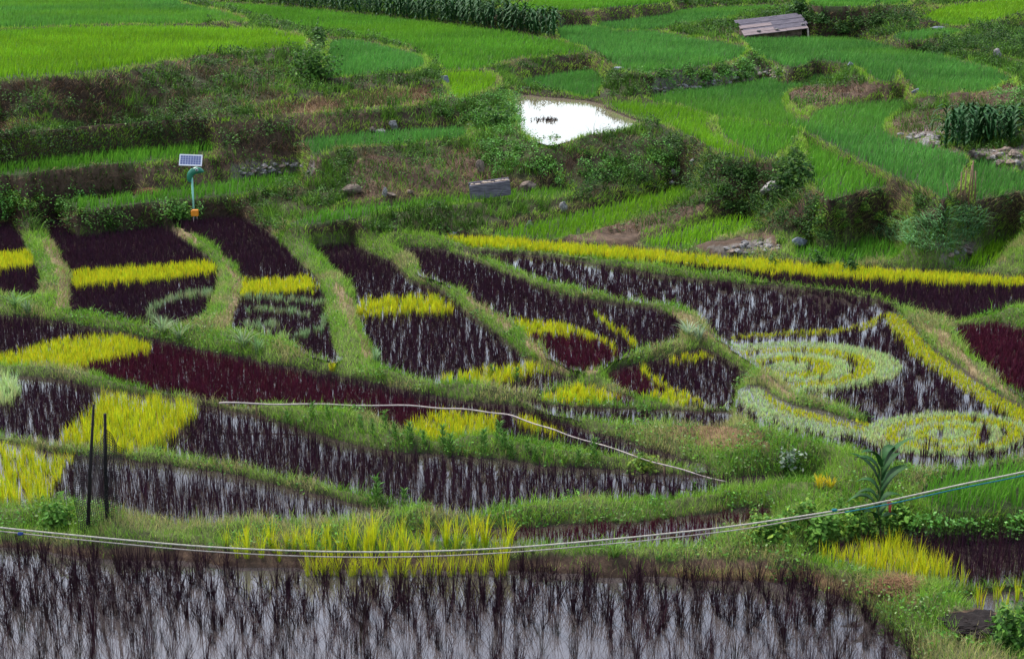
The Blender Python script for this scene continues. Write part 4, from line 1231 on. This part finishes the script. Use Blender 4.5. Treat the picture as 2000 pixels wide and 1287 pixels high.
for row in range(3):
    for k in range(52):
        t = (k + random.uniform(-.3, .3)) / 51
        px = 545 + 535 * t; py = 10 + 62 * t - row * 7 * (1 - .4 * t) + (t > .85) * 3 * random.random()
        if py < 2: py = 2 + random.random() * 3
        corn(px, py, "corn plant with arching leaves in the long row behind the top field", "corn plants in the long row behind the top field", 1.25)
for k in range(46):
    px = random.uniform(1845, 1975); py = random.uniform(272, 292) - 0.02 * (px - 1845)
    corn(px, py, "dark corn plant in the dense block on the stony plot at the right", "corn plants in the block on the stony plot", 1.0)

# ---- rocks
def rock_mesh(seed, flat=1.0, sharp=.5):
    r = random.Random(seed * 91.7 + 5)
    bm = bmesh.new()
    for k in range(22):
        v = Vector((r.gauss(0, 1), r.gauss(0, 1), r.gauss(0, 1))).normalized() * r.uniform(.38, .62)
        bm.verts.new((v.x, v.y, v.z * flat))
    g = bmesh.ops.convex_hull(bm, input=bm.verts)
    bmesh.ops.delete(bm, geom=[e for e in g['geom_interior'] if isinstance(e, bmesh.types.BMVert)], context='VERTS')
    bmesh.ops.bevel(bm, geom=list(bm.edges), offset=.03, segments=1, affect='EDGES')
    me = bpy.data.meshes.new("rock"); bm.to_mesh(me); bm.free()
    return me
M_rock = solid("grey_rock", (0.30, 0.28, 0.27), .85, .2, .5, 5, .6, c2=(0.10, 0.09, 0.08))
M_rockd = solid("brown_rock", (0.24, 0.18, 0.14), .85, .2, .5, 5, .6, c2=(0.08, 0.06, 0.05))
M_rockb = solid("blue_grey_rock", (0.20, 0.22, 0.26), .7, .3, .4, 6, .5, c2=(0.09, 0.10, 0.12))
def rock(px, py, w, h, label, mat=M_rock, seed=None, group=None, rz=0, lift=.3, dep=None):
    p = at(px, py); s = FPX / math.hypot(p.y, CAMZ - p.z)
    me = rock_mesh(seed if seed is not None else px * .37)
    me.materials.append(mat); me.polygons.foreach_set("use_smooth", [False] * len(me.polygons))
    o = bpy.data.objects.new("rock", me); COL.objects.link(o)
    W = w / s; Hh = h / s
    o.scale = (W, (dep or .6) * W, Hh); o.location = p + Vector((0, -0.03, Hh * lift)); o.rotation_euler = (0, rz, random.uniform(-.4, .4))
    return tag(o, label, "rock", group)
for a in [(1512, 372, 58, 30, "large pale slab of rock jutting from the overhang under the ivy", M_rock, 3, None, -.35),
          (766, 385, 22, 12, "flat grey rock lying left of the plank trough on the dirt bank", M_rockd, 5, None, .4),
          (752, 382, 14, 20, "upright grey rock on the dirt bank beside a flat one", M_rock, 6),
          (800, 378, 18, 10, "small tan rock on the dirt bank below the creeper", M_rockd, 7),
          (938, 335, 18, 34, "tall brown rock exposed at the left edge of the creeper", M_rockd, 8),
          (690, 378, 45, 22, "dark rock at the left foot of the dirt bank", M_rockd, 9),
          (1030, 372, 34, 26, "brown rock right of the plank trough", M_rockd, 10),
          (1100, 412, 18, 24, "whitish rock at the end of the low terrace wall", M_rock, 11),
          (1034, 447, 14, 22, "grey rock at the corner of the brown riser", M_rock, 12),
          (742, 262, 22, 14, "pale rock at the foot of the bank below the straw", M_rock, 13),
          (768, 252, 22, 20, "pale upright rock on the bank below the straw", M_rock, 14),
          (728, 258, 15, 12, "small pale rock in the bank below the straw", M_rockd, 15),
          (868, 162, 18, 18, "grey rock at the right corner of the small field", M_rockb, 16),
          (1208, 138, 22, 10, "grey stone beside the notch in the terrace edge", M_rockb, 17),
          (1662, 130, 18, 12, "blue grey stone on the curved terrace lip", M_rockb, 18),
          (1790, 182, 22, 10, "dark blue grey stone at the tip of the earth spur", M_rockb, 19),
          (1946, 114, 16, 24, "tall grey rock under the right hand hedge", M_rock, 20),
          (1832, 59, 40, 9, "flat dark slab between two small terraces at the top right", M_rockb, 21),
          (1560, 480, 30, 22, "grey boulder at the foot of the dark leafy bank", M_rockb, 22),
          (1862, 500, 20, 16, "whitish stone under the hanging grass, the larger one", M_rock, 23),
          (1880, 495, 14, 14, "whitish stone under the hanging grass, the smaller one", M_rock, 24),
          (1316, 340, 16, 12, "pale stone among the leaves below the pond bank", M_rock, 25),
          (1352, 322, 16, 12, "pale stone on the bank right of the leafy heap", M_rock, 26),
          (1312, 362, 14, 10, "small pale stone low in the leafy bank", M_rock, 27),
          (885, 460, 18, 10, "grey stone on the weedy strip above the purple paddies", M_rockb, 28),
          (1985, 275, 26, 22, "dark rock to the right of the corn block", M_rockd, 29),
          (1965, 300, 30, 18, "brown rock below the corn block", M_rockd, 30),
          (1965, 1232, 30, 8, "flat grey stone beside the dark soil heap", M_rock, 31),
          (1040, 1075, 12, 5, "flat pale stone on the near bund under the ropes", M_rock, 32)]:
    rock(*a)
# dry stone walling, small stones
def stone_row(poly_px, count, group, label, smin, smax, seed):
    r = random.Random(seed)
    ms = []
    for k in range(6):
        me = rock_mesh(seed + k * 1.7, .8); me.materials.append(r.choice([M_rock, M_rockd, M_rock])); ms.append(me)
    k = 0
    xs = [p[0] for p in poly_px]; ys = [p[1] for p in poly_px]
    while k < count:
        px = r.uniform(min(xs), max(xs)); py = r.uniform(min(ys), max(ys))
        if not inpoly(np.array([px]), np.array([py]), poly_px)[0]: continue
        p = at(px, py); s = r.uniform(smin, smax)
        o = bpy.data.objects.new("wall_stone", r.choice(ms)); COL.objects.link(o)
        o.location = p + Vector((0, -.02, .02)); o.scale = (s * r.uniform(1, 1.5), s, s * .8); o.rotation_euler = (r.uniform(-.3, .3), r.uniform(-.3, .3), r.uniform(0, 6))
        tag(o, label, "stone", group); k += 1
stone_row([(1280,175),(1390,160),(1500,142),(1535,140),(1530,152),(1400,170),(1300,190)], 70, "stones of the wall below the hedge", "rough stone in the dry stone wall below the leafy hedge", .14, .30, 41)
stone_row([(1755,265),(1830,262),(1850,285),(1815,288)], 30, "stones of the wall left of the corn block", "rough stone in the wall left of the corn block", .14, .3, 42)
stone_row([(1870,300),(1990,295),(1990,325),(1930,318)], 26, "stones of the wall below the corn block", "rough stone in the wall below the corn block", .16, .34, 43)
stone_row([(1400,492),(1450,475),(1520,474),(1525,490),(1430,500)], 26, "stones of the low wall beside the yellow band", "rough stone in the low wall behind the yellow band", .10, .22, 44)
stone_row([(1850,492),(1900,480),(1905,505),(1860,512)], 12, "stones of the pile under the hanging grass", "stone in the pile under the hanging grass", .12, .24, 45)
stone_row([(470,325),(600,318),(612,340),(470,345)], 36, "stones of the wall above the middle strip", "dark stone in the wall above the strip behind the solar lamp", .10, .24, 46)

# ---- plank shed roof on the far terrace
M_plank = solid("weathered_plank", (0.13, 0.115, 0.135), .85, .1, .5, 4, .5, c2=(0.055, 0.05, 0.065), stretch=(.5, 6, 6))
M_plank2 = solid("pale_plank", (0.24, 0.19, 0.19), .85, .1, .4, 4, .5, c2=(0.14, 0.11, 0.11), stretch=(.5, 6, 6))
M_wood = solid("old_post", (0.45, 0.38, 0.30), .8, .2, .5, 8, .5)
M_sttone = solid("rubble_wall", (0.17, 0.12, 0.09), .9, .1, .7, 5, 1.0, c2=(0.05, 0.035, 0.025))
def shed():
    p = at(1508, 78)
    s = FPX / p.y
    t = empty("plank_shed", p, "low shed with a grey plank roof on the far green terrace", "shed", rz=math.radians(8))
    W = 126 / s; Dp = 1.9
    zl, zr = .28, .64        # eave height left, right
    rise = .62
    r = MB(); r2 = MB()
    n = 7
    for k in range(n):
        f0, f1 = k / n, (k + 1) / n + .04
        dx = random.uniform(-.10, .10)
        for seg in range(2 if k % 2 else 3):
            m = 2 if k % 2 else 3
            a, b = seg / m, (seg + 1) / m
            x0, x1 = -W/2 + W * a + dx, -W/2 + W * b + dx - .01
            zoff = .02 * (k % 2) + random.uniform(0, .015)
            zz = lambda x, f: zl + (zr - zl) * (x / W + .5) + rise * f + zoff
            P = []
            for dz in (-.03, 0):
                P += [(x0, -Dp/2 + Dp*f0, zz(x0, f0) + dz), (x1, -Dp/2 + Dp*f0, zz(x1, f0) + dz), (x1, -Dp/2 + Dp*f1, zz(x1, f1) + dz), (x0, -Dp/2 + Dp*f1, zz(x0, f1) + dz)]
            q = r2 if (k == 0 and seg >= 1) or random.random() < .12 else r
            q.add(P, [(3,2,1,0), (4,5,6,7), (0,1,5,4), (1,2,6,5), (2,3,7,6), (3,0,4,7)])
    roof = r.build("roof", M_plank, t, smooth=False); r2.build("plank", M_plank2, roof, smooth=False)
    w = MB()
    w.add([(-W/2+.2, -Dp/2+.25, -.3), (W/2-.35, -Dp/2+.25, -.3), (W/2-.35, -Dp/2+.25, zr-.02), (-W/2+.2, -Dp/2+.25, zl+.03),
           (-W/2+.2, Dp/2, -.3), (W/2-.35, Dp/2, -.3), (W/2-.35, Dp/2, zr+.5), (-W/2+.2, Dp/2, zl+.5)],
          [(0,1,2,3), (5,4,7,6), (1,5,6,2), (4,0,3,7), (3,2,6,7), (4,5,1,0)])
    w.build("wall", M_sttone, t, smooth=False)
    q = MB(); q.tube([(W/2-.10, -Dp/2+.05, -.2), (W/2-.06, -Dp/2+.05, .2), (W/2-.12, -Dp/2+.05, zr)], [.06, .05, .045], 8); q.build("post", M_wood, t)
    bpy.context.view_layer.update()
    for (x, f, lab) in [(-.28 * W, .12, "stone weighing down the shed roof, near its left end"), (.0, .10, "pale stone on the middle of the shed roof edge"), (.42 * W, .2, "stone on the right corner of the shed roof")]:
        me = rock_mesh(x + 3, .6); me.materials.append(M_rock)
        o = bpy.data.objects.new("roof_stone", me); COL.objects.link(o)
        o.location = t.matrix_world @ Vector((x, -Dp/2 + Dp*f, zl + (zr-zl)*(x/W+.5) + rise*f + .07)); o.scale = (.22, .18, .16)
        tag(o, lab, "stone")
shed()

# ---- plank trough with stones on its rim
M_slab = solid("grey_board", (0.17, 0.155, 0.18), .8, .2, .5, 5, .5, c2=(0.08, 0.07, 0.085), stretch=(1, 4, 6))
def trough():
    p = at(957, 396); s = FPX / p.y
    L = 80 / s
    p = p + Vector((0, -.15, .22)); t = empty("plank_trough", p, "weathered grey plank trough lying on the green strip under the dirt bank", "trough", rz=math.radians(4))
    R = Matrix.Rotation(math.radians(-7), 4, 'Y')
    m = MB(); m.box((0, -.2, .20), (L, .06, .42), R.to_3x3()); fp = m.build("front_board", M_slab, t, smooth=False, bevel=.015)
    m = MB(); m.box((0, .25, .22), (L, .06, .42), R.to_3x3()); m.build("back_board", M_slab, t, smooth=False, bevel=.015)
    m = MB(); m.box((-L/2+.05, .02, .14), (.05, .40, .36)); m.build("end_board", M_slab, t, smooth=False)
    m = MB(); m.box((L/2-.05, .02, .28), (.05, .40, .36)); m.build("end_board", M_slab, t, smooth=False)
    m = MB(); m.box((0, .02, .30), (L - .12, .40, .10), R.to_3x3()); m.build("earth_fill", M_sttone, t, smooth=False)
    bpy.context.view_layer.update()
    ms = []
    for k in range(4):
        me = rock_mesh(k + 50, .7); me.materials.append(M_rockt); ms.append(me)
    for k in range(11):
        x = -L * .42 + L * .84 * k / 10 + random.uniform(-.03, .03)
        o = bpy.data.objects.new("pebble", random.choice(ms)); COL.objects.link(o)
        q = random.uniform(.07, .13); o.scale = (q * 1.3, q, q)
        o.location = t.matrix_world @ Vector((x, -.15 + random.uniform(-.02, .1), .40 + x * math.tan(math.radians(7)) + q * .2))
        tag(o, "small tan stone resting on the rim of the plank trough", "stone", "small stones on the trough rim")
M_rockt = solid("tan_stone", (0.50, 0.40, 0.31), .85, .2, .4, 8, .5)
trough()

# ---- solar insect lamp
M_green = solid("green_plastic", (0.03, 0.22, 0.13), .35, .5, .25, 3, 0)
M_mint = solid("mint_paint", (0.28, 0.62, 0.48), .4, .5, .15, 3, 0)
M_white = solid("white_frame", (0.80, 0.80, 0.82), .4, .5, .05, 3, 0)
M_cell = solid("solar_cell", (0.16, 0.18, 0.34), .25, .6, .15, 30, 0)
M_black = solid("black_rubber", (0.012, 0.012, 0.012), .5, .4, .1, 3, 0)
M_orange = solid("orange_plastic", (0.85, 0.28, 0.01), .45, .4, .12, 3, 0)
M_pink = solid("faded_leg", (0.55, 0.38, 0.36), .6, .3, .2, 3, 0)
M_lens = solid("pale_lens", (0.65, 0.72, 0.75), .2, .6, .1, 3, 0)
def lamp():
    p = at(379, 424); s = FPX / p.y * .985
    t = empty("solar_lamp", p, "solar insect lamp on a mint green pole with a white framed panel", "lamp")
    k = 1 / s
    m = MB(); m.tube([(0, 0, -.3), (0, 0, 76*k)], 2.0*k, 12); m.build("pole", M_mint, t)
    hood = MB()
    pts = [(-4,50),(-5,54),(-5,59),(-2.5,66),(3,71.5),(10,73.5),(17,73),(21,71.5),(24,70)]
    pts = [(x*k, 0, (z+17)*k) for x, z in pts]
    hood.tube(pts, [2.0*k, 4.2*k, 5.4*k, 6.4*k, 7*k, 7*k, 5.6*k, 3.2*k, .8*k], 16)
    pts2 = [(0,0,58*k),(0,0,86*k)]
    h = hood.build("hood", M_green, t)
    e = MB(); e.tube([(12*k, -7*k, 92.5*k), (12*k, -9.0*k, 92.5*k)], 2.8*k, 14); e.build("eye", M_lens, h)
    e = MB(); e.tube([(12*k, -9.0*k, 92.5*k), (12*k, -9.6*k, 92.5*k)], 1.7*k, 14); e.build("pupil", M_black, h)
    m = MB(); m.tube([(0, 0, 84*k), (0, 1*k, 101*k)], 1.6*k, 10); m.build("bracket", M_black, t)
    R = Matrix.Rotation(math.radians(-42), 3, 'X') @ Matrix.Rotation(math.radians(2), 3, 'Y')
    R = Matrix.Rotation(math.radians(2), 3, 'Y') @ Matrix.Rotation(math.radians(62), 3, 'X')
    c = Vector((-.5*k, 0, 110*k))
    fr = MB(); Wd, Hd = 44*k, 21*k
    for cx, cy, sx, sy in ((0, Hd/2, Wd, 2*k), (0, -Hd/2, Wd, 2*k), (-Wd/2+1*k, 0, 2*k, Hd-2*k), (Wd/2-1*k, 0, 2*k, Hd-2*k)):
        fr.box(c + R @ Vector((cx, cy, 0)), (sx, sy, 2.2*k), R)
    panel = MB(); panel.box(c, (Wd-3*k, Hd-2*k, 1.2*k), R)
    po = panel.build("solar_panel", M_white, t, smooth=False)
    fr.build("frame", M_white, po, smooth=False)
    ce = MB()
    for ix in range(8):
        for iy in range(4):
            ce.box(c + R @ Vector(((ix - 3.5) * 5.0*k, (iy - 1.5) * 4.5*k, .75*k)), (4.4*k, 4.0*k, .3*k), R)
    ce.build("cells", M_cell, po, smooth=False)
    q = p + Vector((6*k, -.30, 3*k))
    b = empty("orange_box", q, "small orange box on two thin legs at the foot of the solar lamp", "box")
    m = MB(); m.box((0, 0, 7*k), (14*k, 9*k, 11*k)); m.build("case", M_orange, b, smooth=False, bevel=1.2*k)
    m = MB(); m.box((1*k, -.2*k, 13*k), (12*k, 9.5*k, 1.6*k)); m.build("lid", M_orange, b, smooth=False, bevel=.5*k)
    for x in (-3, 4):
        m = MB(); m.tube([(x*k, 0, -.4), (x*k, 0, 3*k)], .9*k, 8); m.build("leg", M_pink, b)
lamp()

# ---- bamboo poles at the right
M_bamb = solid("bamboo", (0.22, 0.13, 0.07), .6, .3, .4, 6, .3)
for (px, py, top, lean, lab) in [(1874, 405, 336, 0, "brown bamboo pole, leftmost of the cluster below the corn block"), (1882, 404, 333, 1, "brown bamboo pole, second from the left of the cluster"),
                                 (1890, 398, 322, 4, "leaning bamboo pole in the middle of the cluster"), (1897, 392, 313, -1, "tallest bamboo pole of the cluster"),
                                 (1904, 392, 334, -2, "brown bamboo pole, rightmost of the cluster"), (1855, 402, 358, -8, "thin lone bamboo pole left of the cluster")]:
    p = at(px, py); s = FPX / p.y; h = (py - top) / s
    m = MB(); m.tube([(0, 0, -.3), (lean * .4 / s, 0, h * .5), (lean / s, .05, h)], [.024, .021, .016] if 'lone' not in lab else [.018, .015, .01], 7)
    o = m.build("bamboo_pole", M_bamb); o.location = p; tag(o, lab, "pole")

# ---- net fence in front
M_dpost = solid("charred_post", (0.020, 0.016, 0.016), .8, .2, .4, 8, .5)
M_net = solid("black_net", (0.012, 0.012, 0.014), .6, .3, .2, 8, 0)
def fence():
    p0 = at(172, 1042); yb = p0.y
    def P(px, py, y=yb): 
        dx, dy, dz = ray(px, py); t = y / dy
        return Vector((float(dx * t), y, float(CAMZ + dz * t)))
    t = empty("net_fence", p0, "black net sagging between two dark thin posts beside the near bund", "fence")
    L = lambda v: v - p0
    m = MB(); m.tube([L(P(171, 1050)), L(P(176, 920)), L(P(183, 790))], [.030, .026, .018], 8); m.build("post", M_dpost, t)
    b2 = yb + .25
    m = MB(); m.tube([L(P(209, 1012, b2)), L(P(206, 920, b2)), L(P(205, 808, b2))], [.032, .03, .022], 8); m.build("post", M_dpost, t)
    m = MB()
    nu, nv = 22, 34
    def net(u, v):
        # a loose curtain: left edge hangs by itself, right edge fades beyond the second post
        xl = 140 + 12 * v + 3 * math.sin(v * 9); xr = 238 - 6 * v + 4 * math.sin(v * 7 + 1)
        yt = 880 + 14 * math.sin(u * 6) - (34 * max(0, 1 - abs(u - .66) * 5)) - 20 * max(0, 1 - abs(u - .38) * 6); ybm = 1046 - 40 * u
        y = yb - .05 + .35 * u + .06 * math.sin(u * 11 + v * 3)
        return L(P(xl + (xr - xl) * u, yt + (ybm - yt) * v, y))
    for i in range(nu + 1):
        m.tube([net(i / nu, j / nv) for j in range(0, nv + 1, 2)], .0038, 3, cap=False)
    for j in range(nv + 1):
        m.tube([net(i / nu, j / nv + .02 * math.sin(i)) for i in range(nu + 1)], .0050, 3, cap=False)
    m.build("net", M_net, t)
    m = MB(); m.tube([L(P(206, 905, b2)), L(P(222, 880, b2)), L(P(240, 890, b2)), L(P(252, 905, b2))], .006, 5); m.tube([L(P(222, 880, b2)), L(P(232, 850, b2))], .005, 5)
    m.build("twig", M_bamb, t)
fence()

# ---- ropes strung across in front
M_rope = solid("pale_rope", (0.46, 0.42, 0.36), .8, .2, .25, 40, .6)
M_rope2 = solid("thin_cord", (0.38, 0.34, 0.32), .8, .2, .25, 40, .6)
M_teal = solid("teal_twine", (0.02, 0.17, 0.20), .7, .2, .3, 40, .6)
def spline(pts, k=8):
    P = np.array(pts, float); out = []
    for i in range(len(P) - 1):
        p0 = P[max(i-1, 0)]; p1 = P[i]; p2 = P[i+1]; p3 = P[min(i+2, len(P)-1)]
        for j in range(k):
            t = j / k
            out.append(.5*((2*p1)+(-p0+p2)*t+(2*p0-5*p1+4*p2-p3)*t*t+(-p0+3*p1-3*p2+p3)*t**3))
    out.append(P[-1]); return np.array(out)
def rope(name, pts, r, mat, y, label):
    Q = spline(pts)
    V = []
    for px, py in Q:
        dx, dy, dz = ray(px, py); t = y / dy
        V.append((float(dx * t), y, float(CAMZ + dz * t)))
    m = MB(); m.tube(V, r, 8); o = m.build(name, mat); return tag(o, label, "rope"), V
RY = 16.5
_, RV = rope("rope", [(-330,985),(-150,1012),(0,1030),(200,1050),(400,1067),(600,1076),(800,1077),(1000,1069),(1200,1052),(1300,1042),(1440,1026),(1632,997),(1737,977),(1877,946),(2000,921),(2150,885),(2330,840)], .0100, M_rope, RY, "pale thick rope sagging right across the view, the upper of two")
rope("rope", [(-330,998),(-150,1020),(0,1037),(200,1058),(400,1076),(600,1086),(800,1087),(1000,1078),(1200,1061),(1300,1051),(1450,1033),(1560,1014),(1655,999)], .0065, M_rope2, RY + .02, "thinner pale cord sagging just below the thick rope")
rope("twine", [(1650,1000),(1737,984),(1800,970),(1877,953),(2000,928),(2150,892),(2330,847)], .0085, M_teal, RY - .02, "teal twine running along the underside of the thick rope")
for (px, py, c, lab) in [(1630, 996, M_teal, "teal knot on the pair of ropes left of the corn"), (1738, 983, solid("red_tape", (0.35, .05, .04), .7, .2), "red tape tied on the rope in front of the corn"), (40, 1042, solid("blue_tape", (.03, .06, .25), .7, .2), "blue tape on the thin cord near the left edge")]:
    dx, dy, dz = ray(px, py); t = RY / dy
    m = MB(); m.tube([(-.03, 0, 0), (0, 0, 0), (.03, 0, .004)], [.016, .022, .014], 8)
    if 'red' in lab: m.tube([(0, -.01, 0), (0.005, -.01, -.10)], [.02, .014], 6)
    o = m.build("knot", c); o.location = (float(dx * t), RY, float(CAMZ + dz * t)); tag(o, lab, "knot")
for V0, lab in ((RV[0], "bamboo stake holding the left end of the ropes"), (RV[-1], "bamboo stake holding the right end of the ropes")):
    m = MB(); m.tube([(V0[0], V0[1], -.5), (V0[0], V0[1], V0[2] + .15)], [.05, .04], 8); tag(m.build("bamboo_stake", M_bamb), lab, "stake")

# ---- pale pipe across the red paddy
M_pipe = solid("pale_pipe", (0.42, 0.35, 0.32), .6, .3, .3, 12, .2)
def pipe():
    pts = spline([(428,787),(500,788),(600,790),(700,791),(800,793),(870,797),(930,802),(980,807),(1020,816),(1070,832),(1120,846),(1200,868),(1280,890),(1350,907),(1420,922)], 4)
    z = F['P4']['z'] + .24
    V = []
    for k, (px, py) in enumerate(pts):
        X, Y = on_plane(px, py, z); f = max(0, (px - 950) / 470); V.append((float(X), float(Y), z + .012 * math.sin(k * .9) - .16 * f))
    p0 = Vector(V[0])
    t = empty("water_pipe", p0, "long pale water pipe curving across the dark red paddy", "pipe")
    m = MB(); m.tube([Vector(v) - p0 for v in V], [.017 - .006 * (i / len(V)) + .0015 * math.sin(i * 2.1) for i in range(len(V))], 8); m.build("pipe", M_pipe, t)
    for k in range(4, len(V), 9):
        m = MB(); m.tube([Vector(V[k]) - p0 + Vector((0, 0, -.40)), Vector(V[k]) - p0 + Vector((0, 0, -.02))], .014, 6); m.build("support", M_bamb, t)
pipe()

# ---- heaps
def heap(name, px, py, rx, rz, n, col, label, cat, soil):
    p = at(px, py)
    t = empty(name, p, label, cat)
    bm = bmesh.new(); bmesh.ops.create_icosphere(bm, subdivisions=5, radius=1)
    for v in bm.verts:
        v.co *= 1 + .40 * mnoise.noise(v.co * 1.7 + Vector((px, 0, 0))) + .22 * mnoise.noise(v.co * 5) + .12 * mnoise.noise(v.co * 12)
        v.co.x *= rx; v.co.y *= rx * .8; v.co.z *= rz
    me = bpy.data.meshes.new("mound"); bm.to_mesh(me); bm.free(); me.materials.append(soil)
    o = bpy.data.objects.new("mound", me); COL.objects.link(o); o.parent = t
    if n:
        az = rng.uniform(0, 6.28, n); el = rng.uniform(.05, 1.5, n); q = np.stack([np.cos(az)*np.cos(el)*rx, np.sin(az)*np.cos(el)*rx*.8, np.sin(el)*rz], 1) * rng.uniform(.9, 1.15, (n, 1))
        V, i, l, C = blades(q, rng.uniform(.08, .17, n), .007, rng.uniform(0, 6.28, n), rng.uniform(1.3, 2.2, n), jitcol(col, n, .3))
        mesh_obj("straw", V, i, l, M_dry, C, parent=t)
heap("straw_heap", 1750, 1152, .34, .10, 900, (0.20, 0.115, 0.06), "heap of brown rotting straw on the bank before the yellow rice", "straw heap", solid("straw_core", (0.12, .07, .04), .9, .1))
heap("soil_heap", 1915, 1218, .42, .055, 0, None, "patch of freshly dug dark soil at the bottom right", "soil heap", solid("dark_soil", (0.022, .017, .016), .9, .1, .5, 14, 1.0))
heap("straw_heap", 290, 378, .40, .10, 300, (0.30, 0.16, 0.08), "small pile of reddish straw against the bank left of the solar lamp", "straw heap", solid("red_straw", (0.09, .05, .03), .9, .1))

# ---- drowned plant in the pond
def pond_plant():
    X, Y = on_plane(1068, 236, F['pond']['z'])
    n = 70; az = rng.uniform(0, 6.28, n)
    base = np.stack([rng.normal(0, .20, n), rng.normal(0, .32, n), np.zeros(n)], 1)
    A = blades(base, rng.uniform(.05, .20, n), .025, az, rng.uniform(.4, 1.2, n), jitcol((0.05, .025, .03), n, .3))
    nn = np.tile([0., 0, 1], (n, 1)) + rng.normal(0, .4, (n, 3)); nn /= np.linalg.norm(nn, axis=1)[:, None]
    B = leaves(base + np.array([0, 0, .03]), nn, .10, jitcol((0.03, .025, .02), n, .3))
    V, i, l, C = join([A, B])
    o = mesh_obj("drowned_plant", V, i, l, M_dark, C); o.location = (float(X), float(Y), F['pond']['z'])
    tag(o, "dark half drowned plant with bare twigs in the pond", "plant")
pond_plant()

# ---- blue green grass hanging over the right bank
def hanging_grass():
    m = np.zeros((NL, NT), bool)
    m |= inpoly(GPX, GPY, [(1690,455),(1760,435),(1830,415),(1900,408),(1925,420),(1920,455),(1880,480),(1835,500),(1800,490),(1760,475)])
    P, N, ii, jj = sample(np.where(m, 260, 0))
    n = len(P)
    az = -np.pi / 2 - .3 + rng.normal(0, .5, n)
    c = jitcol((0.15, 0.31, 0.13), n, .25, .06)
    V, i, l, C = blades(P, rng.uniform(.22, .45, n), .022, az, rng.uniform(1.1, 1.7, n), c, c * 1.2)
    tag(mesh_obj("hanging_grass", V, i, l, M_blade, C), "long blue green grass hanging over the bank at the right", "grass", kind='stuff')
hanging_grass()

for o in list(scene.objects):      # things that rest on nothing else: give the water plain names only
    if o.type == 'MESH' and o.name.startswith('water') and 'label' not in o: o['label'] = 'still shallow water of a flooded paddy between grassy bunds'
